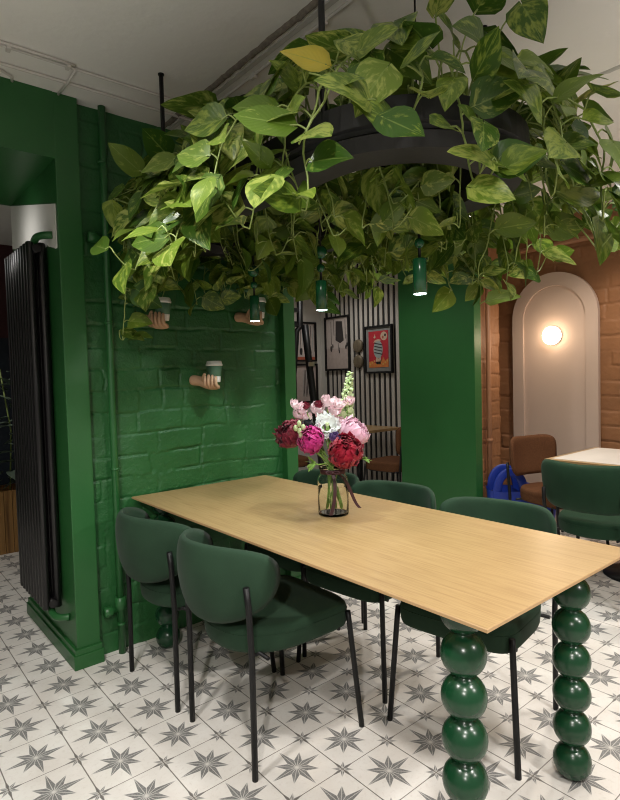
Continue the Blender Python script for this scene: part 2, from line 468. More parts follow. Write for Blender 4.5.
cable([(.35, 2.572, z), (.5, 2.575, z), (.56, 2.585, z), (.60, 2.61, z), (.612, 2.648, z)], .006, 'white cable curving from the ceiling into the green lintel')
cable([(1.40, y, z) for y in [-.5+.2*k for k in range(16)]], .006, 'white cable running along the cracked ceiling seam', [(1.4, 2.0, 0), (1.4, 1.55, 0)])

# ------------------------------------------------------------------ pipes
r_ = thing('heating_pipe', 'green painted vertical pipe running up the green brick wall', 'pipe', (.985, 2.663, 0))
b = MB(); b.tube([(0, 0, .0), (0, 0, 1.2), (.004, 0, 2.0), (.008, 0, 2.609)], .0175, 14); b.build('pipe', M['greenpipe'], r_)
for zz in (.145, .9, 1.6, 2.35):
    k = MB(); k.lathe([(.018, zz-.006), (.0205, zz-.004), (.0205, zz+.004), (.018, zz+.006)], 14); k.box((-.006, 0, zz-.005), (.006, .045, zz+.005)); k.build('clamp', M['greenpipe'], r_)
k = MB(); k.lathe([(.018, .215), (.027, .218), (.027, .275), (.018, .278)], 14); k.build('tee_joint', M['greenpipe'], r_)

def radpipe(z0, label, up):
    rt = thing('radiator_pipe', label, 'pipe', (0, 0, 0), 0, 'radiator pipes')
    b = MB()
    if up:
        pts = [(.715, 2.86, z0-.05), (.715, 2.845, z0-.02), (.716, 2.81, z0+.005), (.73, 2.77, z0+.008), (.755, 2.745, z0+.008), (.7715, 2.735, z0+.008)]
    else:
        pts = [(.715, 2.86, z0+.03), (.715, 2.85, z0+.0), (.715, 2.815, z0-.025), (.725, 2.78, z0-.03), (.75, 2.755, z0-.03), (.7715, 2.745, z0-.03)]
    sm_ = []
    for k in range(len(pts)-1):
        for q in range(4):
            sm_.append(Vector(pts[k]).lerp(Vector(pts[k+1]), q/4))
    sm_.append(Vector(pts[-1]))
    for it in range(3):
        sm_ = [sm_[0]]+[(sm_[k-1]+sm_[k]*2+sm_[k+1])/4 for k in range(1, len(sm_)-1)]+[sm_[-1]]
    b.tube(sm_, .017, 12); b.build('elbow', M['greenpipe'], rt)
    k = MB(); k.tube([sm_[0]+Vector((0, 0, -.004 if not up else .004)), sm_[1], sm_[2]], .0225, 12); k.build('valve_nut', M['chrome'], rt, label='bare metal nut')
    zz = sm_[-1][2]
    k = MB(); k.lathe([(.017, .905), (.025, .91), (.025, .945), (.018, .95), (.018, .968)], 12, (0, 2.672, zz), axis='x'); k.build('wall_joint', M['greenpipe'], rt)
    return rt
radpipe(1.99, 'green elbow pipe at the top of the black radiator', True)
radpipe(.245, 'green elbow pipe at the foot of the black radiator', False)
r_ = thing('heating_pipe', 'brown painted vertical pipe on the brown brick pier', 'pipe', (4.105, 2.615, 0))
b = MB(); b.tube([(0, 0, 0), (0, 0, 1.3), (.004, 0, 2.3)], .021, 12); b.build('pipe', M['brownpipe'], r_)
b = MB(); b.tube([(0, 0, 2.03), (.09, 0, 2.03), (.19, .0, 2.03)], .018, 10); b.build('branch', M['brownpipe'], r_)
for zz in (.40, .75): 
    k = MB(); k.lathe([(.021, zz-.015), (.028, zz-.012), (.028, zz+.012), (.021, zz+.015)], 12); k.box((-.01, 0, zz-.006), (.01, .05, zz+.006)); k.build('clamp', M['brownpipe'], r_)
b = MB(); b.tube(bez((4.61, 2.95, 2.56), (4.60, 2.95, 2.30), (4.61, 2.9, 2.36), (4.615, 2.55, 2.36), 14)+[Vector((4.615, 1.2, 2.37))], .022, 10)
tag(b.build('wall_pipe', M['brownpipe']), 'brown pipe curving along the top of the brown brick wall', 'pipe')

# ------------------------------------------------------------------ radiator
r_ = thing('radiator', 'tall black vertical column radiator on the side of the green pier', 'radiator', (.72, 3.05, 0))
ys = [-.225+.0535*k for k in range(9)]
for row, xx in ((0, -.028), (1, .022)):
    for y in ys:
        b = MB()
        def col(z, k=1.): return [b.add((xx+.0185*k*math.cos(2*PI*q/14), y+.0195*k*math.sin(2*PI*q/14), z)) for q in range(14)]
        lay = [col(.25, .8), col(.255), col(1.97), col(1.975, .8)]
        for a0, a1 in zip(lay, lay[1:]):
            for k in range(14): b.face((a0[k], a0[(k+1) % 14], a1[(k+1) % 14], a1[k]))
        b.face(lay[0][::-1], False); b.face(lay[-1], False)
        b.build('column', M['rad'], r_)
for zz in (.275, 1.945):
    b = MB(); b.tube([(-.003, -.25, zz), (-.003, .235, zz)], .019, 12); b.build('header_tube', M['rad'], r_)
for yy in (-.12, .12):
    b = MB(); b.box((.03, yy-.02, 1.80), (.0505, yy+.02, 1.86)); b.build('bracket', M['rad'], r_)

# ------------------------------------------------------------------ big table
TX0, TX1, TY0, TY1, TZ = 1.068, 1.875, .692, 2.680, .75
r_ = thing('dining_table', 'long oak topped dining table on green bobbin legs', 'table', ((TX0+TX1)/2, (TY0+TY1)/2, 0))
hx, hy = (TX1-TX0)/2, (TY1-TY0)/2
b = MB(); lay = []
for ins, zz in ((.0015, TZ), (0, TZ-.0015), (0, TZ-.009), (.026, TZ-.020)):
    lay.append([b.add((sx*(hx-ins), sy*(hy-ins), zz)) for sx, sy in ((-1, -1), (1, -1), (1, 1), (-1, 1))])
b.face(lay[0], False); b.cm = 1
for q in range(3):
    for j in range(4): b.face((lay[q][j], lay[q][(j+1) % 4], lay[q+1][(j+1) % 4], lay[q+1][j]), False)
b.face(lay[-1][::-1], False)
b.build('table_top', [M['oak'], M['oakedge']], r_)
b = MB()
for s in (-1, 1):
    b.box((s*(hx-.17)-.012, -hy+.2, TZ-.055), (s*(hx-.17)+.012, hy-.2, TZ-.0205))
    b.box((-hx+.182, s*(hy-.2)-.012, TZ-.055), (hx-.182, s*(hy-.2)+.012, TZ-.0205))
b.build('apron', M['black'], r_)
prof = [(.022, 0.)]
bs, br = .1108, .0585
for k in range(7):
    zc = .052+bs*k
    for q in range(13):
        a = -PI/2+PI*(q+.5)/13*1.0
        rr, zz = br*math.cos(a)**.92, zc+.0575*math.sin(a)
        if zz < .0005 or zz > TZ-.0215: continue
        if abs(zz-zc) > bs/2-.001 and 0 < k < 7: 
            continue
        prof.append((max(rr, .021), zz))
prof.sort(key=lambda p: p[1]); prof.append((prof[-1][0], TZ-.0203))
for sx in (-1, 1):
    for sy in (-1, 1):
        b = MB(); b.lathe(prof, 32, (sx*(hx-.112), sy*(hy-(.143 if sy < 0 else .113)), 0)); b.build('leg', M['greengloss'], r_)

# ------------------------------------------------------------------ chairs
def superdisc(u, v, e):
    """unit disc polar (r, a) -> superellipse"""
    c, s = math.cos(v), math.sin(v)
    return (u*math.copysign(abs(c)**(2/e), c), u*math.copysign(abs(s)**(2/e), s))
def make_chair(name, label, fabric, W=.39, Rc=.222, zc=.638, hh=.146, e=2.12, taper=.24, th=.040, seatr=2.6, cat='chair', recl=.10, zs=0., xb=-.322):
    root = thing(name, label, cat)
    # seat cushion, rounder at the back
    b = MB()
    zt, zb = .475+zs, .383+zs
    def outline(a, k):
        c, s = math.cos(a), math.sin(a)
        ee = 2.2 if c < 0 else 5.5
        wd = .222+.012*max(0., c)
        return (.000+(.250 if c < 0 else .232)*k*math.copysign(abs(c)**(2/ee), c), wd*k*math.copysign(abs(s)**(2/(2.3 if c < 0 else 5.5)), s))
    lay = [(0.02, zb), (.93, zb), (.975, zb+.004), (.992, zb+.016), (1., zb+.040), (.998, zt-.026), (.985, zt-.012), (.955, zt-.003), (.90, zt), (.5, zt+.006), (.02, zt+.007)]
    N = 44; rings = []
    for k, zz in lay:
        rings.append([b.add((*outline(2*PI*j/N, k), zz)) for j in range(N)])
    for q in range(len(rings)-1):
        for j in range(N): b.face((rings[q][j], rings[q][(j+1) % N], rings[q+1][(j+1) % N], rings[q+1][j]))
    b.face(rings[0][::-1]); b.face(rings[-1])
    st_ = b.build('seat', fabric, root)
    b = MB()
    pp = [Vector((*outline(2*PI*j/N, 1.0), zt-.028)) for j in range(N+1)]
    b.tube(pp, .0016, 5, False); b.build('piping', fabric, st_)
    # wrapped backrest shell
    b = MB(); nr, na = 11, 52
    def pt(r, a, side):
        u, v = superdisc(r, a, e)
        z = zc+zs+hh*v+.022*max(0, v+.3)*(u*u-.35)
        k = 1-taper*(1-v)*.5 - .05*max(0, v)*v
        s = u*W*k
        t_ = th*.5*max(0., 1-r**4)**.5
        ph = s/Rc
        rad = Rc+side*t_
        x = xb+Rc-rad*math.cos(ph)*1.0 - (z-.55-zs)*recl + .018*v*v
        y = rad*math.sin(ph)
        return (x, y, z)
    grids = []
    for side in (1, -1):
        g = [[b.add(pt(k/nr, 2*PI*j/na, side)) for j in range(na)] for k in range(1, nr+1 if side == 1 else nr)]
        cpt = b.add(pt(0, 0, side))
        for j in range(na): b.face((cpt, g[0][j], g[0][(j+1) % na]))
        for k in range(len(g)-1):
            for j in range(na): b.face((g[k][j], g[k+1][j], g[k+1][(j+1) % na], g[k][(j+1) % na]))
        grids.append(g)
    f_, k_ = grids[0][-1], grids[1][-1]
    for j in range(na): b.face((f_[j], k_[j], k_[(j+1) % na], f_[(j+1) % na]))
    b.build('backrest', fabric, root)
    # legs
    for s in (-1, 1):
        ph = math.asin(min(.97, .205/(Rc+th*.5)))
        xt = min(-.2, xb+Rc-(Rc+th*.5)*math.cos(ph)-.006)
        b = MB(); b.tube([(-.235, s*.215, 0), (-.233, s*.215, .40+zs), (xt-.006, s*.216, .58+zs), (xt-.012, s*.214, .645+zs)], .0105, 10); b.build('leg', M['black'], root)
        b = MB(); b.tube([(.226, s*.247, 0), (.198, s*.222, .40+zs), (.194, s*.219, .442+zs)], .0105, 10); b.build('leg', M['black'], root)
    b = MB()
    for s in (-1, 1): b.tube([(-.185, s*.150, .379+zs), (.17, s*.19, .379+zs)], .007, 6)
    for x in (-.17, .15): b.tube([(x, -.218, .387+zs), (x, .218, .387+zs)], .007, 6)
    b.build('seat_frame', M['black'], root)
    return root
G = 'green velvet chairs at the oak table'
ch = make_chair('dining_chair', 'green velvet chair with whole curved back and seat showing, on the radiator side', M['velvet'])
ch.location = (1.212, 1.722, 0); ch['group'] = G
dup(ch, (1.192, 2.255, 0), .03, 'green velvet chair between the green wall pipe and the chair in front', G)
chR = make_chair('dining_chair', 'x', M['velvet'], W=.335, Rc=.262, zc=.652, hh=.138, e=3.6, taper=.26, th=.042, xb=-.31)
chR.location = (1.805, 1.22, 0); chR.rotation_euler.z = PI+.15; tag(chR, 'green velvet chair tucked in behind the front bobbin legs', 'chair', G)
dup(chR, (1.812, 1.79, 0), PI+.11, 'green velvet chair behind the table, between vase and front-leg chair', G)
dup(chR, (1.82, 2.29, 0), PI+.07, 'green velvet chair mostly hidden behind the glass flower vase', G)

# ------------------------------------------------------------------ right-hand group: marble table, green chair, brown chair, blue bag
ch2 = make_chair('cafe_chair', 'green fabric chair pulled up to the marble topped table', M['velvet2'], W=.30, Rc=.42, zc=.668, hh=.140, e=4.5, taper=.18, th=.045, xb=-.285)
ch2.location = (3.36, 1.405, 0); ch2.rotation_euler.z = .02
bc = make_chair('cafe_chair', 'brown textured chair standing in front of the lit arch panel', M['browntex'], W=.27, Rc=.30, zc=.685, hh=.150, e=4.0, taper=.10, th=.05, xb=-.285)
bc.location = (3.885, 1.935, 0); bc.rotation_euler.z = math.atan2(-.97, -.25)
dup(bc, (4.17, 3.72, 0), PI/2+.05, 'brown chair by the striped wall, half hidden by the green partition')
dup(bc, (3.55, 4.75, 0), -.2, 'brown chair behind the bouquet, beside the black metal rack')
r_ = thing('cafe_table', 'small table with white marble top and oak rim by the arch', 'table', (3.82, 1.38, 0))
b = MB(); b.bbox((-.37, -.42, .722), (.37, .42, .748), .004); b.build('rim', M['oak'], r_, label='oak rim')
b = MB(); b.bbox((-.335, -.385, .7475), (.335, .385, .751), .001); b.build('table_top', M['marble'], r_, label='white marble inlay')
b = MB(); b.tube([(0, 0, .02), (0, 0, .722)], .03, 12); b.build('column', M['black'], r_)
b = MB(); b.lathe([(.2, 0), (.2, .012), (.05, .02)], 28); b.build('base', M['black'], r_)
r_ = thing('cafe_table', 'small wooden table against the striped slat wall', 'table', (4.22, 4.27, 0))
b = MB(); b.bbox((-.31, -.28, .722), (.35, .28, .75), .004); b.build('table_top', M['oak'], r_)
b = MB(); b.tube([(0, 0, .02), (0, 0, .722)], .03, 12); b.build('column', M['black'], r_)
b = MB(); b.lathe([(.2, 0), (.2, .012), (.05, .02)], 28); b.build('base', M['black'], r_)
# blue bag
r_ = thing('tote_bag', 'bright blue plastic bag with loop handles on the floor', 'bag', (4.165, 2.37, 0), -PI/4)
b = MB()
def bag(a, c):
    ang = 2*PI*a; z = .37*c
    cx_, sx_ = math.cos(ang), math.sin(ang)
    wx = .27*(1-.12*(1-c)) ; wy = .13*(.75+.35*c)
    e = .6
    x = wx*math.copysign(abs(cx_)**e, cx_); y = wy*math.copysign(abs(sx_)**e, sx_)
    w = .012*noise.noise((x*14, y*14, z*12))
    return ((x+w, y+w, z*(1+.12*noise.noise((x*6, y*6, 0)))),)
b.grid(bag, 40, 9, closeu=True); i0 = b.add((0, 0, .003))
for j in range(40): b.face((i0, j*9, ((j+1) % 40)*9))
b.build('body', M['blue'], r_)
for s in (-1, 1):
    b = MB(); pts = bez((-.21, s*.10, .34), (-.23, s*.11, .58), (.01, s*.11, .58), (-.01, s*.10, .34), 14)
    for k in range(len(pts)-1): pass
    def hd(a, c):
        p = pts[min(14, int(round(a*14)))]
        d = Vector((p.x+.11, 0, p.z-.40)); d = d.normalized() if d.length > 1e-6 else Vector((0, 0, 1))
        ang = 2*PI*c; return (p+d*.034*math.cos(ang)+Vector((0, 1, 0))*.007*math.sin(ang),)
    b.grid(hd, 15, 13); b.build('handle', M['blue'], r_)

# ------------------------------------------------------------------ arch panel and wall light
def archpts(x, yc, w, zb, zs, n=32):
    p = [(x, yc-w, zb)]
    for k in range(n+1):
        a = PI*k/n; p.append((x, yc-w*math.cos(a), zs+w*math.sin(a)))
    p.append((x, yc+w, zb)); return p
r_ = thing('arch_panel', 'tall beige arched wall panel behind the round light', 'wall panel', (0, 0, 0))
yc, zsp = 2.315, 1.765
b = MB()
O_ = archpts(4.598, yc, .368, .002, zsp); I_ = archpts(4.598, yc, .268, .002, zsp-.01)
o1 = [b.add(p) for p in O_]; i1 = [b.add(p) for p in I_]; i2 = [b.add((4.616, p[1], p[2])) for p in I_]; o2 = [b.add((4.636, p[1], p[2])) for p in O_]
for k in range(len(o1)-1):
    b.face((o1[k], o1[k+1], i1[k+1], i1[k]), False); b.face((i1[k], i1[k+1], i2[k+1], i2[k]), False); b.face((o2[k], o2[k+1], o1[k+1], o1[k]), False)
b.face((o1[0], i1[0], i2[0], o2[0]), False); b.face((o1[-1], o2[-1], i2[-1], i1[-1]), False)
b.build('outer_band', M['archpanel'], r_, fix=False)
b = MB(); b.poly(archpts(4.616, yc, .2685, .002, zsp-.01), .018, (1, 0, 0)); b.build('inset', M['archpanel'], r_)
r_ = thing('wall_light', 'round glowing wall light in the middle of the arch panel', 'lamp', (4.616, 2.318, 1.607))
b = MB(); b.lathe([(.070, 0), (.076, -.003), (.076, -.014), (.072, -.016)], 32, axis='x'); b.build('backplate', M['white'], r_)
b = MB(); b.lathe([(.073, -.016), (.077, -.024), (.076, -.044), (.066, -.062), (.048, -.072), (.02, -.077)], 32, axis='x'); b.build('diffuser', M['sconce'], r_, label='glowing frosted glass')

# ------------------------------------------------------------------ pictures
def picture(name, label, c, w, h, axis, rim=.022, mat_w=0., border=None, art=None):
    """c centre, axis 'x' (hangs on a wall facing -x) or 'y' (facing -y); local u grows to the viewer's right"""
    root = thing(name, label, 'picture', c, {'x': -PI/2, 'y': 0}[axis])
    b = MB()
    for lo, hi in (((-w/2, -.014, -h/2), (-w/2+rim, .014, h/2)), ((w/2-rim, -.014, -h/2), (w/2, .014, h/2)),
                   ((-w/2+rim, -.014, -h/2), (w/2-rim, .014, -h/2+rim)), ((-w/2+rim, -.014, h/2-rim), (w/2-rim, .014, h/2))): b.box(lo, hi)
    b.build('frame', M['black'], root)
    return root
def art_flat(root, name, outline, y, mat, th=.0012):
    b = MB(); b.poly([(p[0], y, p[1]) for p in outline], th, (0, -1, 0)); return b.build(name, mat, root)
def rect(x0, x1, z0, z1): return [(x0, z0), (x1, z0), (x1, z1), (x0, z1)]
def ell(cx_, cz, a, c, n=20): return [(cx_+a*math.cos(2*PI*k/n), cz+c*math.sin(2*PI*k/n)) for k in range(n)]
A = {k: plain('print_'+k, v, .55, .2, 25) for k, v in dict(grey=(.20, .20, .19), red=(.42, .018, .03), cream=(.50, .36, .26), orange=(.55, .17, .04), yellow=(.5, .33, .08),
     dark=(.02, .018, .018), silver=(.30, .34, .33), paper=(.40, .33, .30), ink=(.03, .025, .025), wash=(.46, .40, .37), rust=(.36, .09, .05)).items()}
# red poster
pr = picture('framed_print', 'framed red print in grey mount on the striped slat wall', (4.618, 4.330, 1.600), .425, .535, 'x')
art_flat(pr, 'mount', rect(-.195, .195, -.25, .25), .006, A['grey'])
pa = art_flat(pr, 'print', rect(-.150, .148, -.200, .205), .004, A['red'])
art_flat(pa, 'printed_ground', [(-.15, -.2), (.148, -.2), (.148, -.10), (.10, -.13), (.07, -.085), (.04, -.14), (-.06, -.15), (-.1, -.125), (-.15, -.14)], .002, A['orange'])
art_flat(pa, 'printed_balloon', ell(.085, .145, .05, .048), .002, A['cream'])
for dx, dz, c in ((.02, .01, 'dark'), (-.015, -.012, 'rust')): art_flat(pa, 'printed_balloon_spot', ell(.085+dx, .145+dz, .014, .016, 10), .0006, A[c])
art_flat(pa, 'printed_jar', ell(-.005, .0, .07, .10), .002, A['silver'])
for k, zz in enumerate((.055, .02, -.015, -.05)):
    art_flat(pa, 'printed_band', [(-.062, zz+.012), (.055, zz-.012), (.060, zz-.002), (-.06, zz+.024)], .0006, A['dark' if k % 2 else 'ink'])
art_flat(pa, 'printed_lid', [(-.075, .075), (-.05, .105), (0, .115), (.05, .10), (.02, .095), (-.03, .09)], .0004, A['cream'])
art_flat(pa, 'printed_feet', [(-.045, -.135), (.04, -.135), (.035, -.085), (.0, -.105), (-.035, -.085)], .0006, A['cream'])
art_flat(pa, 'printed_base', rect(-.04, .03, -.165, -.137), .0006, A['dark'])
art_flat(pa, 'printed_star', [(-.075, .135), (-.06, .15), (-.05, .175), (-.045, .15), (-.035, .14), (-.055, .125)], .002, A['cream'])
for k in range(9): art_flat(pa, 'printed_fleck', ell(-.13+.033*k, -.165+.035*((k*7) % 3)/2, .010, .012, 7), .0006, A['yellow'])
# drip print
pd = picture('framed_print', 'framed print of a dark hanging shape with dripping lines', (4.618, 5.005, 1.708), .435, .655, 'x')
pa = art_flat(pd, 'print', rect(-.2, .2, -.31, .31), .006, A['paper'])
art_flat(pa, 'printed_wash', rect(-.2, .2, -.06, .31), .004, A['wash'])
art_flat(pa, 'printed_body', [(-.02, .27), (.09, .26), (.115, .03), (.05, .0), (-.03, .04)], .002, A['ink'])
for x, z0, z1 in ((-.11, -.01, .27), (-.06, .1, .29), (.02, -.09, .0), (.14, .05, .28), (-.085, -.07, -.01), (.165, -.05, .1)):
    art_flat(pa, 'printed_drip', [(x, z0), (x+.008, z0), (x+.006, z1), (x, z1)], .0024, A['dark'])
for x, zz, a in ((-.11, -.06, .028), (-.08, -.03, .02), (.035, -.1, .016), (.03, -.065, .014), (.15, -.05, .02), (.17, -.02, .02)):
    art_flat(pa, 'printed_blot', ell(x, zz, a*.6, a*1.4, 9), .0014, A['ink'])
pu = picture('framed_print', 'upper framed print in the pale corner behind the black rack', (4.372, 5.322, 1.745), .365, .485, 'y')
pa = art_flat(pu, 'print', rect(-.165, .165, -.225, .225), .006, A['wash'])
for k in range(11):
    x = -.12+.027*k; art_flat(pa, 'printed_streak', [(x, -.02-.05*((k*5) % 4)), (x+.006, -.02-.05*((k*3) % 4)), (x+.008, .2), (x, .2)], .004, A['silver' if k % 2 else 'ink'])
art_flat(pa, 'printed_ground', rect(-.165, .165, -.225, -.185), .004, A['rust'])
for x, zz in ((-.06, -.12), (.05, -.09), (.085, -.13)): art_flat(pa, 'printed_blot', ell(x, zz, .022, .045, 9), .0026, A['dark'])
pl = picture('framed_print', 'lower framed print in the pale corner behind the black rack', (4.378, 5.322, 1.235), .365, .48, 'y')
pa = art_flat(pl, 'print', rect(-.165, .165, -.222, .222), .006, A['paper'])
for k in range(9):
    x = -.03+.014*k; art_flat(pa, 'printed_streak', [(x-.03, -.17+.03*(k % 3)), (x-.026, -.17), (x+.006, .16), (x, .17)], .004, A['ink' if k % 3 else 'silver'])
# discs
for zz, w_ in ((1.657, 'upper'), (1.476, 'lower')):
    b = MB(); b.lathe([(.02, -.030), (.066, -.030), (.072, -.026), (.077, -.012), (.077, 0)], 28, axis='x')
    rt = thing('wall_disc', w_+' bronze disc of two on the slats between the framed prints', 'wall ornament', (4.633, 4.652, zz), 0, 'bronze discs on the slat wall')
    b.build('disc', M['bronze'], rt)
    b = MB()
    b.box((-.033, -.006, -.05), (-.029, .006, .05)); b.build('ridge', M['bronze'], rt)

# ------------------------------------------------------------------ black metal rack with strap, in the far room
r_ = thing('metal_rack', 'tall black metal rack with crossbars beyond the green jamb', 'rack', (2.98, 3.7, 0))
for pts in ([(.02, 0, 2.30), (.01, 0, 1.74), (-.03, 0, 1.70), (-.10, 0, 1.1), (-.125, -.02, 0)], [(.02, .45, 2.30), (.01, .45, 1.74), (-.03, .45, 1.70), (-.10, .45, 1.1), (-.125, .47, 0)]):
    b = MB(); b.tube(pts, .026, 4); b.build('post', M['black'], r_)
for zz, dx in ((1.88, .0), (1.755, -.0)):
    b = MB(); b.box((-.40, -.012, zz-.014), (.012, .012, zz+.014)); b.build('crossbar', M['black'], r_)
    b = MB(); b.box((-.008, .0, zz-.012), (.016, .45, zz+.012)); b.build('side_bar', M['black'], r_)
b = MB(); b.tube([(-.40, 0, 2.30), (-.41, 0, 1.7), (-.45, 0, 0)], .019, 4); b.build('post', M['black'], r_)
b = MB(); b.tube([(.055, -.01, 1.76), (.09, -.01, 1.45), (.135, -.01, 1.1), (.20, -.01, .6), (.27, -.01, 0)], .030, 4); b.build('brace', M['black'], r_)
b = MB(); b.bbox((.060, -.045, 1.405), (.125, -.035, 1.44), .003); b.build('buckle', M['chrome'], r_, label='pale metal buckle')
b = MB(); b.bbox((3.93, 5.285, 1.05), (3.99, 5.335, 1.80), .004)
tag(b.build('wall_panel', M['white']), 'narrow white upright panel between the jamb and the black rack', 'panel')

# ------------------------------------------------------------------ wooden planter box with a dark leafy plant beyond the doorway
r_ = thing('planter_box', 'slatted wooden planter box beyond the doorway', 'planter', (.92, 5.02, 0))
b = MB()
for k in range(14):
    b.box((-.42+.06*k, -.165, 0.0), (-.42+.06*k+.056, -.15, .49))
b.build('front_panel', M['boxwood'], r_)
b = MB()
for lo, hi in (((-.42, .15, 0), (.42, .165, .49)), ((-.42, -.15, 0), (-.405, .15, .49)), ((.405, -.15, 0), (.42, .15, .49)), ((-.405, -.15, .43), (.405, .15, .455))): b.box(lo, hi)
b.build('shell', M['boxwood'], r_)
pt_ = thing('leafy_plant', 'dark leafy plant growing in the wooden planter box', 'plant', (.92, 5.02, .455))
b = MB(); lv = MB(); rr = random.Random(4)
for k in range(7):
    x = -.36+.11*k; h = rr.uniform(.6, 1.0)
    b.tube([(x, rr.uniform(-.08, .05), 0), (x+.02, -.03, h*.5), (x+rr.uniform(-.05, .05), -.05, h)], .006, 6)
    for q in range(13):
        zq = .1+h*.95*q/13; a = rr.random()*2*PI; L = rr.uniform(.12, .19)
        d = Vector((math.cos(a), math.sin(a), rr.uniform(-.2, .5))).normalized(); s = d.cross(Vector((0, 0, 1))).normalized(); nrm = s.cross(d)
        p0 = Vector((x+.01, -.03, zq))
        def lf(u, v): 
            w = .055*math.sin(PI*min(1, u*.97+.03))**.8
            return (p0+d*L*u+s*w*(v-.5)*2+nrm*(.25*w*abs(v-.5)*2-.05*u*u),)
        lv.grid(lf, 7, 5)
b.build('stem', M['vine'], pt_); lv.build('foliage', M['olive'], pt_, fix=False)

# ------------------------------------------------------------------ sculpted hands holding paper cups
def skinned(name, chains, mat, parent, sub=2):
    """one continuous body: chains of (point, radius); first point of each later chain may name an existing index"""
    verts, rad, edges = [], [], []
    for ch_ in chains:
        prev = None
        for it in ch_:
            if isinstance(it, int): prev = it; continue
            verts.append(it[0]); rad.append(it[1]); i = len(verts)-1
            if prev is not None: edges.append((prev, i))
            prev = i
    me = bpy.data.meshes.new(name); me.from_pydata(verts, edges, [])
    ob = bpy.data.objects.new(name, me); COL.objects.link(ob)
    ob.modifiers.new('s', 'SKIN'); md = ob.modifiers.new('d', 'SUBSURF'); md.levels = sub; md.render_levels = sub
    for k, sv in enumerate(me.skin_vertices[0].data):
        r = rad[k]; sv.radius = r if isinstance(r, tuple) else (r, r); sv.use_root = (k == 0)
    dg = bpy.context.evaluated_depsgraph_get(); dg.update()
    nm = bpy.data.meshes.new_from_object(ob.evaluated_get(dg))
    bpy.data.objects.remove(ob); bpy.data.meshes.remove(me)
    nm.name = name; nm.materials.clear(); nm.materials.append(mat)
    nm.polygons.foreach_set('use_smooth', [True]*len(nm.polygons))
    o = bpy.data.objects.new(name, nm); COL.objects.link(o); o.parent = parent
    return o
def make_hand(label):
    # origin: middle of the cup's base; the wrist comes out of the wall at +y, fingers close on the cup from the room side (-x)
    root = thing('wall_hand', label, 'sculpture', (0, 0, 0), 0, 'sculpted hands on the brick wall')
    b = MB()
    def chain(pts, sub=2):
        o = skinned('piece', [pts], M['skin'], None, sub); me = o.data; n0 = len(b.v)
        for v in me.vertices: b.add(v.co)
        for p in me.polygons: b.face([n0+i for i in p.vertices])
        bpy.data.objects.remove(o); bpy.data.meshes.remove(me)
    chain([((0.0, .150, .014), .030), ((0.0, .122, .012), .030), ((.0, .095, .010), .029), ((.002, .070, .0), (.027, .027)), ((.002, .042, -.018), (.037, .021)), ((-.004, .012, -.026), (.040, .017)), ((-.006, -.014, -.024), (.038, .015)), ((-.004, -.026, -.022), (.030, .012))])
    for (y, L, r) in ((.030, .90, .0098), (.009, 1.05, .0102), (-.013, 1.0, .0099), (-.034, .82, .0090)):
        chain([((-.006, y*.75, -.024), r), ((-.030, y, -.026), r*1.05), ((-.046, y-.001, -.014), r*1.05), ((-.0505, y-.002, .008*L), r), ((-.0475, y-.002, .026*L), r*.92), ((-.0435, y, .040*L), r*.72)])
    chain([((.004, .060, -.006), .014), ((-.016, .058, .010), .0125), ((-.034, .048, .024), .0112), ((-.042, .036, .038), .0098), ((-.043, .028, .048), .008)])
    b.build('hand', M['skin'], root)
    return root
def make_cup(label):
    root = thing('paper_cup', label, 'cup', (0, 0, 0), 0, 'paper cups held by the wall hands')
    b = MB(); b.lathe([(.0285, 0), (.030, .002), (.0395, .088)], 28); b.build('body', M['cupwhite'], root)
    b = MB(); b.lathe([(.0335, .030), (.0340, .0305), (.0398, .084), (.0390, .0845)], 28, cap=False); b.build('sleeve', M['cupgreen'], root, label='green sleeve')
    b = MB(); b.lathe([(.0425, .085), (.0435, .088), (.0435, .094), (.041, .097), (.0385, .108), (.036, .111), (.03, .109)], 28); b.build('lid', M['cupwhite'], root)
    return root
hp = [((1.215, 2.565, 1.610), 'uppermost tan hand, under the leaf tips beside the wall pipe', 'takeaway cup held by the hand under the trailing leaf tips', .5),
      ((1.497, 2.575, 1.303), 'lowest tan hand, reaching out of the bare middle of the brick', 'takeaway cup held by the lowest hand on the brick', .5),
      ((1.79, 2.575, 1.650), 'tan hand reaching out of the brick beside the green jamb', 'takeaway cup partly hidden by the lamp beside the green jamb', .5)]
h0 = c0 = None
for k, (p, lh, lc, rz) in enumerate(hp):
    lh = lh[0].upper()+lh[1:] if False else lh
    if k == 0:
        h0 = make_hand(lh); h0.location = p; h0.rotation_euler.z = rz
        c0 = make_cup(lc); c0.location = (p[0], p[1], p[2]+.0)
    else:
        dup(h0, p, rz, lh); dup(c0, (p[0], p[1], p[2]+.0), 0, lc)

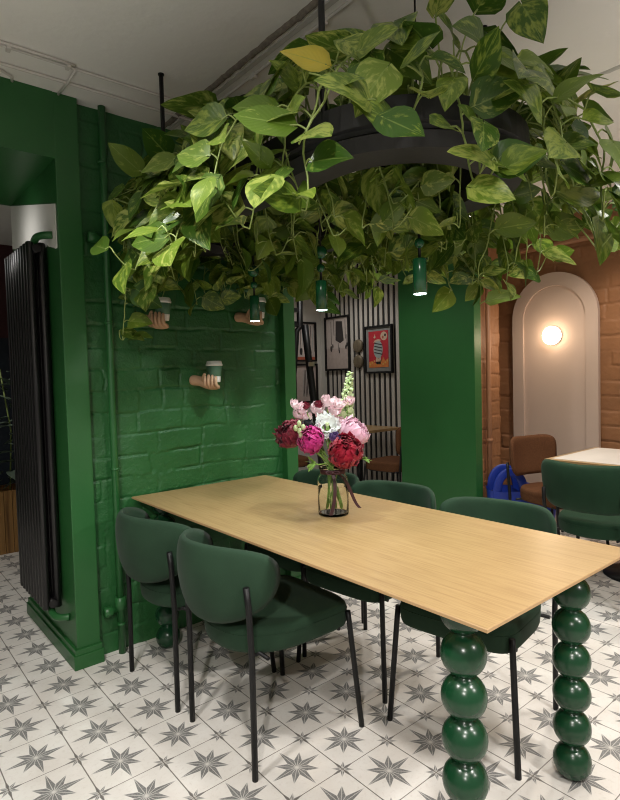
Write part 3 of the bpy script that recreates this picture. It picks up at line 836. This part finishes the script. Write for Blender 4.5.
# ------------------------------------------------------------------ vase and flowers
VX, VY, VZ = 1.527, 1.702, .75
r_ = thing('glass_vase', 'clear glass jar vase tied with burgundy ribbon on the oak table', 'vase', (VX, VY, VZ))
b = MB()
outp = [(.055, .0), (.0615, .004), (.063, .012), (.063, .146), (.060, .158), (.052, .168), (.0500, .174), (.0500, .186), (.054, .192), (.0545, .197)]
inp = [(.0515, .197), (.0475, .186), (.0475, .174), (.0495, .167), (.0575, .157), (.0605, .145), (.0605, .014), (.055, .009)]
b.lathe(outp+inp, 40); b.build('jar', M['glass'], r_)
b = MB(); b.lathe([(.0525, .0095), (.0600, .0145), (.0600, .118)], 40); b.build('water', M['water'], r_)
b = MB(); b.lathe([(.0505, .171), (.0522, .173), (.0522, .189), (.0505, .191)], 36, cap=False)
rb = b.build('ribbon', M['ribbon'], r_)
def ribbon(b, pts, w):
    pts = [Vector(p) for p in pts]
    def f(a, c):
        x = a*(len(pts)-1); k = min(len(pts)-2, int(x)); q = x-k
        p = pts[k].lerp(pts[k+1], q); s = Vector((.78, -.62, .1*math.sin(a*6)))
        return (p+s*w*(c-.5)+Vector((.0004, .0004, 0))*c,)
    b.grid(f, 24, 3)
cd = Vector((-.665, -.745, 0)); rd = Vector((.77, -.64, 0))       # towards the viewer's side of the jar / along its face
b = MB(); ribbon(b, bez(cd*.053+Vector((0, 0, .182)), cd*.071+rd*.014+Vector((0, 0, .13)), cd*.066+rd*.008+Vector((0, 0, .06)), cd*.068-rd*.012+Vector((0, 0, .012)), 16), .014); b.build('ribbon_tail', M['ribbon'], rb, fix=False)
b = MB(); ribbon(b, bez(cd*.051+rd*.01+Vector((0, 0, .182)), rd*.074+cd*.02+Vector((0, 0, .15)), rd*.070+cd*.02+Vector((0, 0, .06)), rd*.108+cd*.02+Vector((0, 0, .028)), 16), .014); b.build('ribbon_tail', M['ribbon'], rb, fix=False)
b = MB()
for s in (-1, 1): b.tube(bez(cd*.054+Vector((0, 0, .181)), cd*.066+rd*s*.03+Vector((0, 0, .200)), cd*.071+rd*s*.04+Vector((0, 0, .170)), cd*.056+Vector((0, 0, .178)), 12), .004, 6)
b.ball(cd*.056+Vector((0, 0, .181)), .008, 8); b.build('bow', M['ribbon'], rb)

def petalcup(b, c, axis, R, phi, th0, th1, wid, k, sd, ruff=.12, nu=7, nv=6):
    """one petal hugging a sphere of radius R*k round c, from polar angle th0 (bottom) to th1"""
    axis = Vector(axis).normalized(); e1 = axis.orthogonal().normalized(); e2 = axis.cross(e1)
    def f(u, v):
        th = th0+(th1-th0)*u; w = wid*(math.sin(PI*(.12+.80*u))**.6)
        a = phi+(v-.5)*2*w/max(.35, math.sin(max(.25, min(PI-.25, th))))
        rr = R*k*(1+.10*u*u*abs(v-.5)*2 + ruff*(u**2)*noise.noise((a*3.3+sd, v*5, sd*1.7)))
        th_ = th+ruff*.9*u*u*noise.noise((v*4.2, sd, 3.1))
        return (Vector(c)+axis*(-rr*math.cos(th_))+(e1*math.cos(a)+e2*math.sin(a))*rr*math.sin(th_),)
    b.grid(f, nu, nv)
def bloom_ball(c, axis, R, seed, layers=((1., 1.75, 10, .55), (.96, 2.05, 11, .5), (.86, 2.3, 11, .48), (.74, 2.5, 10, .48), (.58, 2.65, 8, .52), (.40, 2.75, 6, .6), (.22, 2.8, 4, .8)), ruff=.26):
    b = MB(); r = random.Random(seed)
    for k, th1, n, w in layers:
        for q in range(n): petalcup(b, c, axis, R, 2*PI*(q+r.random()*.5)/n+k*4, .35, th1+r.uniform(-.2, .2), w*r.uniform(.8, 1.1), k*r.uniform(.94, 1.05), r.random()*50, ruff)
    return b
NECK = Vector((VX, VY, VZ+.188))
def flower(name, label, c, axis, meshes, seed, neckoff=None, group='flowers in the jar'):
    """root at the bloom; stem runs from the bloom through the jar's neck into the water"""
    root = thing(name, label, 'flower', c, 0, group)
    c = Vector(c); r = random.Random(seed)
    no = Vector((r.uniform(-.018, .018), r.uniform(-.018, .018), 0)) if neckoff is None else Vector(neckoff)
    nk = NECK+no
    out = Vector((c.x-VX, c.y-VY, 0)); bot = Vector((VX, VY, VZ+.022+r.random()*.01))-out*.28+Vector((r.uniform(-.012, .012), r.uniform(-.012, .012), 0))
    d = bot-Vector((VX, VY, bot.z)); 
    if d.length > .036: bot = Vector((VX, VY, bot.z))+d*(.036/d.length)
    ax = Vector(axis).normalized()
    pts = bez(c-ax*.012, c-ax*.05, nk+Vector((0, 0, .05))+out*.15, nk, 10)+[nk.lerp(bot, q/5) for q in range(1, 6)]
    b = MB(); b.tube([p-c for p in pts], .0030, 6); b.build('stem', M['stemgreen'], root)
    for nm, mb, mat in meshes: mb.build(nm, mat, root, fix=False)
    return root
Z3 = (0, 0, 0)
V_ = Vector
TOC = V_((-.63, -.74, .1))          # towards the doorway side the bouquet faces
flower('peony', 'deep red full peony at the front of the bouquet', (1.535, 1.632, 1.016), TOC+V_((.1, 0, .45)), [('bloom', bloom_ball(Z3, TOC+V_((.1, 0, .45)), .068, 1), M['p_red'])], 1)
flower('peony', 'magenta pink peony low in the bouquet', (1.444, 1.738, 1.062), TOC+V_((-.3, .2, .3)), [('bloom', bloom_ball(Z3, TOC+V_((-.3, .2, .3)), .053, 2), M['p_mag'])], 2)
flower('peony', 'soft pink peony above the deep red one', (1.646, 1.690, 1.082), V_((.2, -.6, .6)), [('bloom', bloom_ball(Z3, V_((.2, -.6, .6)), .062, 3, ruff=.2), M['p_pink'])], 3)
flower('carnation', 'burgundy ruffled flower on the wall side of the bouquet', (1.424, 1.848, 1.082), V_((-.7, -.1, .5)), [('bloom', bloom_ball(Z3, V_((-.7, -.1, .5)), .058, 4, ruff=.45), M['p_burg'])], 4)
flower('carnation', 'small coral pink flower between burgundy and magenta blooms', (1.462, 1.80, 1.095), V_((-.4, -.5, .8)), [('bloom', bloom_ball(Z3, V_((-.4, -.5, .8)), .034, 5, ruff=.35), M['p_coral'])], 5)
# white anemone: broad open petals, dark centre
def openflower(R, n, seed, axis, th1=1.75, w=.55, k=1., ruff=.25):
    b = MB(); r = random.Random(seed)
    for q in range(n): petalcup(b, Z3, axis, R*r.uniform(.92, 1.06), 2*PI*(q+.3*r.random())/n, .5, th1+r.uniform(-.25, .15), w, k, r.random()*60, ruff)
    return b
def cone(axis, r):
    b = MB(); b.ball(V_(axis).normalized()*(-.1*r), r, 8); return b
ax = V_((-.45, -.7, .5))
wb = openflower(.050, 8, 6, ax, 1.55, .6, ruff=.4); w2 = openflower(.036, 7, 66, ax, 1.9, .6, ruff=.5)
n0 = len(wb.v); wb.v += w2.v; wb.luv += w2.luv; wb.f += [tuple(i+n0 for i in f) for f in w2.f]; wb.s += w2.s; wb.mi += w2.mi
flower('anemone', 'white open flower in the middle of the bouquet', (1.516, 1.715, 1.122), ax, [('bloom', wb, M['p_white']), ('centre', cone(ax, .009), M['p_fox'])], 6)
ax = V_((.1, -.6, .8))
b_ = MB(); rr = random.Random(9)
for q in range(5):
    b2 = openflower(.030, 6, 20+q, ax, 1.9, .6); off = V_(((-.045, .03, -.02), (-.012, .0, .012), (.03, -.02, .0), (.015, -.01, -.028), (-.03, .02, -.05))[q])
    n0 = len(b_.v); b_.v += [p+off for p in b2.v]; b_.luv += b2.luv; b_.f += [tuple(i+n0 for i in f) for f in b2.f]; b_.s += b2.s; b_.mi += b2.mi
flower('stock_flower', 'pale pink flower cluster standing highest beside the green spike', (1.588, 1.775, 1.206), ax, [('bloom', b_, M['p_pale'])], 7)
b_ = MB()
for q in range(4):
    b2 = openflower(.026, 6, 40+q, ax, 1.9, .6); off = V_(((-.01, .01, .02), (.008, .0, .0), (-.004, .004, -.024), (.02, -.012, -.03))[q])
    n0 = len(b_.v); b_.v += [p+off for p in b2.v]; b_.luv += b2.luv; b_.f += [tuple(i+n0 for i in f) for f in b2.f]; b_.s += b2.s; b_.mi += b2.mi
flower('stock_flower', 'pale pink flower cluster leaning out on the wall side', (1.476, 1.838, 1.188), ax, [('bloom', b_, M['p_pale'])], 8)
# pale spike
b_ = MB(); rr = random.Random(12); base, top = V_((1.655, 1.763, 1.10)), V_((1.700, 1.764, 1.336))
for q in range(46):
    f = q/45; p = base.lerp(top, f)-base; a = q*2.4; rad_ = .025*(1-f*.72)
    dirv = V_((math.cos(a), math.sin(a), -.25)); sz = .0155*(1-f*.62)
    b_.m = Matrix.Translation(p+dirv*rad_) @ dirv.to_track_quat('Z', 'Y').to_matrix().to_4x4()
    b_.lathe([(sz*.35, -sz), (sz*.8, -sz*.5), (sz*.75, sz*.3), (sz*1.15, sz*1.1)], 8)
b_.m = None
s_ = MB(); s_.tube([(0, 0, -.02), (top-base)*.5+V_((.004, 0, 0)), top-base], [.004, .003, .0015], 6)
flower('foxglove', 'pale green flower spike, tallest in the bouquet', tuple(base), V_((.1, 0, 1)), [('bloom', b_, M['p_fox']), ('spike_stem', s_, M['stemgreen'])], 9)
for (c, lab, sd, R, m_) in (((1.537, 1.79, 1.203), 'tiny dark burgundy flower beside the highest pale pink cluster', 10, .018, 'p_burg'),
                            ((1.50, 1.83, 1.197), 'tiny dark burgundy flower beside the leaning pale pink cluster', 11, .016, 'p_burg'),
                            ((1.518, 1.672, 1.075), 'small purple flower between white and red blooms', 12, .024, 'p_purple'),
                            ((1.476, 1.79, 1.125), 'small near-black flower tucked behind the white bloom', 13, .024, 'p_dark'),
                            ((1.665, 1.735, 1.215), 'small pale pink flower on the side of the green spike', 14, .022, 'p_pale'),
                            ((1.615, 1.745, 1.125), 'pale pink flower between white bloom and green spike', 15, .026, 'p_pale')):
    flower('small_flower', lab, c, V_((-.3, -.4, .8)), [('bloom', bloom_ball(Z3, V_((-.3, -.4, .8)), R, sd, ((1., 1.9, 7, .6), (.7, 2.4, 6, .6), (.4, 2.6, 4, .7)), .3), M[m_])], sd)
b_ = MB()
for off in ((0, 0, 0), (.012, -.01, .014), (-.013, .008, .012), (.004, .0, -.018), (-.006, -.006, .03)):
    b_.ball(off, .0095, 8, (1, 1, 1.4))
flower('flower_bud', 'cluster of pale green buds before the burgundy flower', (1.412, 1.768, 1.10), V_((-.3, -.3, .8)), [('bud', b_, M['p_fox'])], 16)
# two leafy sprigs low over the jar
for k, (c, lab) in enumerate((((1.425, 1.70, .975), 'green leafy sprig under the magenta peony'), ((1.60, 1.61, .985), 'green leafy sprig under the red peony'))):
    b_ = MB(); rr = random.Random(30+k)
    for q in range(6):
        d = V_((c[0]-VX, c[1]-VY, 0)).normalized()+V_((rr.uniform(-.6, .6), rr.uniform(-.6, .6), rr.uniform(-.5, .6))); d.normalize()
        s = d.cross(V_((0, 0, 1))).normalized(); nn = s.cross(d); L = rr.uniform(.035, .055); p0 = V_((0, 0, 0))-d*.01*q*.3
        b_.grid(lambda u, v: (p0+d*L*u+s*.010*math.sin(PI*min(1, .05+u*.95))*(v-.5)*2-nn*.012*u*u,), 6, 4)
    flower('greenery_sprig', lab, c, V_((c[0]-VX, c[1]-VY, .05)), [('foliage', b_, M['stemgreen'])], 31+k)

# ------------------------------------------------------------------ pendants
def make_pendant(label):
    root = thing('pendant_light', label, 'lamp', (0, 0, 0), 0, 'green cylinder pendants under the planter')
    b = MB(); b.tube([(0, 0, .25), (0, 0, 1.022)], .0032, 8); b.build('hanging_cord', M['black'], root)
    b = MB(); b.tube([(0, 0, .108), (0, 0, .26)], .005, 8); b.build('rod', M['black'], root)
    b = MB(); b.ball((0, 0, .232), .0275, 14); b.build('bead', M['greenlamp'], root)
    b = MB(); b.ball((0, 0, .168), .017, 12); b.build('bead', M['greenlamp'], root)
    b = MB(); b.lathe([(.004, .118), (.021, .117), (.023, .114), (.023, .0), (.0214, 0.), (.0214, .006)], 28, cap=False); b.build('lamp_shade', M['greenlamp'], root)
    b = MB(); b.lathe([(.0200, -.0012), (.0212, .0), (.0212, .004)], 24); b.build('diffuser', M['ledg'], root, label='lit white diffuser')
    b = MB(); b.lathe([(.045, 1.0), (.045, 1.022)], 24); b.build('ceiling_rose', M['black'], root)
    return root
pn = make_pendant('green cylinder pendant hanging before the green partition'); pn.location = (1.5, 1.210, CH-1.024)
dup(pn, (1.5, 1.712, CH-1.024), 0, 'green cylinder pendant hanging before the black and grey slats')
dup(pn, (1.5, 2.19, CH-1.024), 0, 'green cylinder pendant hanging before the hand beside the jamb')

# ------------------------------------------------------------------ hanging planter (racetrack trough)
PC, PY0, PY1, RO, RI = 1.50, 1.30, 2.15, .425, .262
def track(off, n=72):
    """closed racetrack at radius off: list of (point, outward normal)"""
    o = []
    for k in range(n//2+1):
        a = PI*k/(n//2); o.append(((PC+off*math.cos(a), PY1+off*math.sin(a)), (math.cos(a), math.sin(a))))
    for k in range(n//2+1):
        a = PI+PI*k/(n//2); o.append(((PC+off*math.cos(a), PY0+off*math.sin(a)), (math.cos(a), math.sin(a))))
    return o
r_ = thing('hanging_planter', 'long black oval planter ring hung from the ceiling', 'planter', (0, 0, 0))
def sweep(b, prof):
    rings = [[b.add((*p, z_)) for p, _ in track(r)] for r, z_ in prof]
    n = len(rings[0])
    for q in range(len(rings)):
        A_, B_ = rings[q], rings[(q+1) % len(rings)]
        for j in range(n): b.face((A_[j], A_[(j+1) % n], B_[(j+1) % n], B_[j]), False)
b = MB(); sweep(b, [(RO, 2.07), (RO+.003, 2.000), (RO-.010, 1.996), (RO-.016, 1.984), (RI+.010, 1.984), (RI, 2.07), (RI+.008, 2.07), (RI+.012, 2.035), (RO-.012, 2.035), (RO-.008, 2.07)]); b.build('trough', M['blackplastic'], r_)
b = MB(); sweep(b, [(RO-.018, 1.9835), (RO-.004, 1.976), (RO-.024, 1.938), (RI+.020, 1.938), (RI+.006, 1.976), (RI+.016, 1.9835)]); b.build('drip_tray', M['blackplastic'], r_)
b = MB(); sweep(b, [(RO-.013, 2.036), (RO-.013, 2.046), (RI+.013, 2.046), (RI+.013, 2.036)]); b.build('soil', M['soil'], r_)
for x, y in ((1.092, 1.215), (1.908, 1.215), (1.092, 2.235), (1.908, 2.235)):
    b = MB(); b.tube([(x, y, 2.03), (x, y, CH-.001)], .0095, 8); b.lathe([(.013, CH-.006), (.013, CH-.0005)], 12, (x, y, 0)); b.build('rod', M['black'], r_)
for y in (1.30, 2.15):
    b = MB(); b.box((PC-RI-.02, y-.012, 2.00), (PC+RI+.02, y+.012, 2.024)); b.build('cross_bar', M['black'], r_)

# ------------------------------------------------------------------ pothos
def leaf(b, p, d, nrm, L, Wd, curl, r, fold=.22):
    d = d.normalized(); nrm = (nrm-d*nrm.dot(d)); nrm = nrm.normalized() if nrm.length > 1e-4 else d.orthogonal().normalized(); s = d.cross(nrm)
    tw = r*40
    def f(u, v):
        q = (v-.5)*2
        w = Wd*(math.sin(PI*u**.60)**.85 if 0 < u < 1 else 0.)*(1-.10*u)
        if u == 0: w = Wd*.03
        back = -.15*L*(abs(q)**1.5)*max(0., 1-u*2.2)
        x = L*u+back
        z_ = fold*w*abs(q)**1.2 - curl*L*u*u + .10*w*math.sin(u*7+tw)*q
        return (p+d*x+s*w*q+nrm*z_, (u, q, r))
    b.grid(f, 9, 7)
def petiole(b, p0, p1, up, r=.0022):
    m_ = (p0+p1)/2+up
    b.tube([p0, p0.lerp(m_, .55)+up*.15, m_, m_.lerp(p1, .55)+up*.05, p1], [r*1.15, r, r*.95, r*.9, r*.85], 5, False)
UP = Vector((0, 0, 1))
def keep(P):
    P.y = min(P.y, 2.575); 
    if P.y > 2.05 and P.x < 1.0: P.x = 1.0
    return P
def plant(label, strands, uprights, seed, yellow=None):
    """strands: (x, y, nx, ny, length, reach); everything hangs from the trough"""
    R_ = random.Random(seed)
    cxp = sum(s[0] for s in strands)/len(strands); cyp = sum(s[1] for s in strands)/len(strands)
    root = thing('pothos_plant', label, 'plant', (cxp, cyp, 2.046), 0, 'pothos plants in the hanging planter')
    fo, vi = MB(), MB(); O = Vector((cxp, cyp, 2.046)); Yc = Vector((.955, 1.135, 2.148))
    def clear(c): return all((c+O-Yc-Vector((-.60, -.68, -.42))*t).length > .105 for t in (0., .08, .16, .24))
    for (x, y, nx, ny, L, reach) in strands:
        n = Vector((nx, ny, 0)); side = Vector((-ny, nx, 0))
        p = Vector((x, y, 2.046))-O
        lip = .085+R_.uniform(-.03, .03); h = R_.uniform(.06, .14)
        pts = bez(p, p+UP*h*1.5+n*.01, p+n*lip+UP*h*1.3, p+n*(lip+reach*.4)+UP*.0, 6)
        end = pts[-1]; cur = end.copy(); vel = Vector((0, 0, -1))+n*reach*1.2
        steps = max(2, int(L/.028)); drift = side*R_.uniform(-.35, .35)+n*R_.uniform(-.1, .35)
        for k in range(steps):
            vel = (vel*.7+(Vector((0, 0, -1))+drift+Vector((R_.uniform(-.6, .6), R_.uniform(-.6, .6), R_.uniform(-.1, .35))))*.3)
            cur = keep(cur+vel.normalized()*.028+O)-O; pts.append(cur.copy())
        if L > .2 and R_.random() < .55:                       # tips that curl up again
            for k in range(4):
                vel = vel*.5+Vector((drift.x*1.5, drift.y*1.5, .55)); cur = keep(cur+vel.normalized()*.022+O)-O; pts.append(cur.copy())
        npt = len(pts)
        vi.tube(pts, [.0036-.0014*k/npt for k in range(npt)], 5, False)
        acc, sgn, k = 0., 1, 2
        nxt = R_.uniform(.0, .05)
        for k in range(2, npt):
            acc += (pts[k]-pts[k-1]).length
            if acc < nxt and k < npt-1: continue
            acc = 0.; nxt = R_.uniform(.052, .080); sgn = -sgn
            tng = (pts[k]-pts[k-1]).normalized()
            age = 1-.45*(k/npt)
            out = (n*R_.uniform(.35, 1.)+side*sgn*R_.uniform(.35, 1.1)+UP*R_.uniform(-.15, .55)).normalized()
            if (pts[k]+O).y > 2.42: out.y = -abs(out.y)
            if (pts[k]+O).x < 1.02 and (pts[k]+O).y > 2.3: out.x = abs(out.x)
            pl_ = R_.uniform(.035, .085)*age
            q = pts[k]+out*pl_
            petiole(vi, pts[k], q, UP*R_.uniform(.004, .016), .0025)
            LL = R_.uniform(.092, .148)*(.72+.33*age)
            dd = (out*R_.uniform(.2, 1.1)+Vector((0, 0, -1))*R_.uniform(-.25, .95)+side*R_.uniform(-.8, .8)).normalized()
            if (q+O+dd*LL).y > 2.585: dd.y = -abs(dd.y)
            if (q+O+dd*LL).x < .90 and (q+O).y > 2.0: dd.x = abs(dd.x)
            nn = (UP*R_.uniform(.3, .9)+n*R_.uniform(.4, 1.2)+side*R_.uniform(-.5, .5)+Vector((-.15, -.3, 0)))
            if clear(q+dd*LL*.5): leaf(fo, q, dd, nn, LL, LL*R_.uniform(.38, .47), R_.uniform(-.02, .30), R_.random(), R_.uniform(.04, .32))
    for (x, y, nx, ny, h, lean) in uprights:
        n = Vector((nx, ny, 0)); side = Vector((-ny, nx, 0)); p = Vector((x, y, 2.046))-O
        tip = p+UP*h+n*lean+side*R_.uniform(-.06, .06)
        vi.tube(bez(p, p+UP*h*.6, tip-n*lean*.4+UP*.01, tip, 6), .0027, 5, False)
        LL = R_.uniform(.12, .175)
        dd = (n*R_.uniform(.2, 1.)+side*R_.uniform(-.6, .6)+UP*R_.uniform(-.8, .3)).normalized()
        if (tip+O+dd*LL).y > 2.56: dd.y = -abs(dd.y)
        nn = (UP*.8+n*R_.uniform(-.3, .9)+side*R_.uniform(-.4, .4))
        if clear(tip+dd*LL*.5): leaf(fo, tip, dd, nn, LL, LL*R_.uniform(.37, .45), R_.uniform(0, .25), R_.random()*.6, R_.uniform(.05, .3))
    fo.build('foliage', M['leaf'], root, luv=True, fix=False)
    vi.build('vine', M['vine'], root, fix=False)
    if yellow:
        yl, yv = MB(), MB(); p0, p1, d, nn, LL = yellow
        leaf(yl, Vector(p1)-O, Vector(d), Vector(nn), LL, LL*.40, .08, .3, .12)
        o_ = yl.build('yellow_leaf', M['yleaf'], root, luv=True, fix=False, label='yellowed leaf on the same pothos')
        yv.tube(bez(Vector(p0)-O, Vector(p0)-O+UP*.1, Vector(p1)-O-Vector(d)*.04, Vector(p1)-O, 8), .0026, 5, False); yv.build('leaf_stalk', M['vine'], root, fix=False)
    return root
def ringpt(u, off):
    """u in 0..1 round the ring: right side near->far, far end, left side far->near, near end"""
    L1 = PY1-PY0; L2 = PI*.34; T = 2*(L1+L2); s = (u % 1.)*T
    if s < L1: return (PC+off, PY0+s, 1, 0)
    s -= L1
    if s < L2: a = s/.34; return (PC+off*math.cos(a), PY1+off*math.sin(a), math.cos(a), math.sin(a))
    s -= L2
    if s < L1: return (PC-off, PY1-s, -1, 0)
    s -= L1; a = PI+s/.34; return (PC+off*math.cos(a), PY0+off*math.sin(a), math.cos(a), math.sin(a))
# u ranges: right .00-.222, far end .222-.5, left .5-.722, near end .722-1
PL = [(0.020, 0.090, 'pothos plant trailing over the planter side facing the brown brick, by the rounded end', 11, 4, 0.42, 7),
      (0.090, 0.160, 'pothos plant trailing over the middle of the planter side facing the partition', 10, 4, 0.40, 4),
      (0.160, 0.235, 'pothos plant trailing over the partition side of the planter, towards the slat wall', 10, 4, 0.40, 4),
      (0.235, 0.325, 'pothos plant trailing over the planter end above the hand beside the jamb', 12, 3, 0.36, 4),
      (0.325, 0.410, 'pothos plant trailing from the middle of the planter end by the brick wall', 12, 3, 0.36, 4),
      (0.410, 0.490, 'pothos plant reaching out towards the green wall pipe, with the longest trailing vine', 12, 3, 0.38, 6),
      (0.490, 0.565, 'pothos plant trailing beside the hanger rod close to the brick wall', 13, 3, 0.37, 6),
      (0.565, 0.640, 'pothos plant trailing over the middle of the planter side facing the radiator', 12, 3, 0.38, 6),
      (0.640, 0.715, 'pothos plant trailing over the radiator side of the planter, near the rounded end', 10, 4, 0.36, 6),
      (0.715, 0.800, 'pothos plant with one yellow leaf, by the thick hanger rod', 6, 5, 0.36, 6),
      (0.800, 0.890, 'pothos plant growing above the bare black rim of the rounded planter end', 6, 6, 0.36, 6),
      (0.890, 1.010, 'pothos plant with large dark leaves at the corner of the rounded end', 14, 6, 0.42, 13)]
for k, (u0, u1, lab, ns, ni, L, nu_) in enumerate(PL):
    R2 = random.Random(100+k); stn = []
    for q in range(ns):
        u = u0+(u1-u0)*(q+R2.uniform(.1, .9))/ns; x, y, nx, ny = ringpt(u, R2.uniform(.345, .395))
        stn.append((x, y, nx, ny, L*R2.uniform(.3, 1.05), R2.uniform(.05, .38)))
    for q in range(ni):
        u = u0+(u1-u0)*(q+R2.uniform(.1, .9))/ni; x, y, nx, ny = ringpt(u, .305)
        stn.append((x, y, -nx, -ny, L*R2.uniform(.4, .8), R2.uniform(.05, .25)))
    if k == 5:
        x, y, nx, ny = ringpt(.47, .39); stn.append((x, y, -.8, .35, .60, .30)); x, y, nx, ny = ringpt(.485, .39); stn.append((x, y, -1., .0, .40, .45))
    if k == 0:
        x, y, nx, ny = ringpt(.03, .39); stn.append((x, y, 1, 0, .46, .3)); x, y, nx, ny = ringpt(.01, .39); stn.append((x, y, 1, -.1, .33, 1.0)); x, y, nx, ny = ringpt(.06, .39); stn.append((x, y, 1, -.2, .30, 1.2))
    ups = []
    for q in range(nu_):
        u = u0+(u1-u0)*(q+R2.uniform(.1, .9))/nu_; x, y, nx, ny = ringpt(u, R2.uniform(.29, .39))
        ups.append((x, y, nx, ny, R2.uniform(.10, .34 if k in (0, 1, 2, 10, 11) else .24 if k == 9 else .19), R2.uniform(-.02, .14)))
    yel = None
    if k == 9: yel = ((1.15, 1.20, 2.05), (.998, 1.102, 2.126), (-.70, .60, .37), (-.55, -.65, .5), .125)
    plant(lab, stn, ups, 200+k, yel)

# ------------------------------------------------------------------ lights
def area(name, loc, energy, size, col=(1, .90, .78), rot=(0, 0, 0), spread=150):
    l = bpy.data.lights.new(name, 'AREA'); l.shape = 'DISK'; l.size = size; l.energy = energy; l.color = col; l.spread = math.radians(spread)
    o = bpy.data.objects.new(name, l); o.location = loc; o.rotation_euler = rot; COL.objects.link(o); return o
def spot(name, loc, energy, ang=110, blend=.6, col=(1, .9, .78), rad=.05, rot=(0, 0, 0)):
    l = bpy.data.lights.new(name, 'SPOT'); l.energy = energy; l.spot_size = math.radians(ang); l.spot_blend = blend; l.color = col; l.shadow_soft_size = rad
    o = bpy.data.objects.new(name, l); o.location = loc; o.rotation_euler = rot; COL.objects.link(o); return o
def aim(o, tgt):
    o.rotation_euler = (Vector(tgt)-o.location).to_track_quat('-Z', 'Y').to_euler()
W_ = (1., .965, .915)
spot('added_ceiling_fill', (-.45, .45, 1.5), 34, 150, .5, W_, .06, (PI, 0, 0))  # pair of unseen upward fills, added only to brighten the ceiling
spot('added_ceiling_fill', (2.9, -.5, 1.5), 30, 150, .5, W_, .06, (PI, 0, 0))
DOWN = (0, 0, 0)
for loc, e, ang in (((.05, 1.30, 2.56), 95, 122), ((.10, -.15, 2.56), 105, 122), ((1.65, -.50, 2.56), 115, 122), ((2.75, .65, 2.56), 60, 122), ((2.65, 1.75, 2.56), 52, 120)):
    spot('unseen_ceiling_spot', loc, e, ang, .6, W_, .07)  # unseen downlights, placed after the shadow directions and the bright floor
spot('unseen_ceiling_spot', (3.75, 1.55, 2.56), 75, 135, .6, (1, .88, .74), .045)  # this and the next three: unseen spots added to brighten the side areas
spot('unseen_ceiling_spot', (3.0, 3.2, 2.56), 40, 130, .7, W_, .045)
spot('unseen_ceiling_spot', (3.9, 4.5, 2.56), 30, 140, .7, W_, .045)
spot('unseen_ceiling_spot', (.0, 4.3, 2.56), 36, 140, .7, W_, .045)
aim(spot('added_front_fill', (-1.0, -.7, 2.5), 170, 42, .7, W_, .06), (1.35, 1.75, .78))  # two unseen spots added to brighten leaves, bouquet and table from the front
aim(spot('added_front_fill', (1.9, -1.6, 2.5), 110, 42, .7, W_, .06), (1.5, 1.6, .72))
aim(spot('added_plaster_fill', (.52, 3.10, 2.05), 1.7, 120, 1., W_, .04), (.77, 3.10, 2.06))  # unseen fill added to brighten the plaster above the radiator
for y in (1.210, 1.712, 2.19):
    spot('pendant_bulb', (1.5, y, CH-1.032), 12, 130, .6, (.86, 1., .93), .018)
pl_ = bpy.data.lights.new('wall_light_bulb', 'POINT'); pl_.energy = 1.7; pl_.color = (1, .74, .48); pl_.shadow_soft_size = .06
po = bpy.data.objects.new('wall_light_bulb', pl_); po.location = (4.40, 2.318, 1.607); COL.objects.link(po)
w = bpy.data.worlds.new('World'); S.world = w; w.use_nodes = True
w.node_tree.nodes['Background'].inputs[0].default_value = (1, .93, .84, 1); w.node_tree.nodes['Background'].inputs[1].default_value = .30

S.view_settings.view_transform = 'Standard'; S.view_settings.look = 'None'; S.view_settings.gamma = 1.; S.view_settings.exposure = 0.; S.view_settings.use_curve_mapping = False
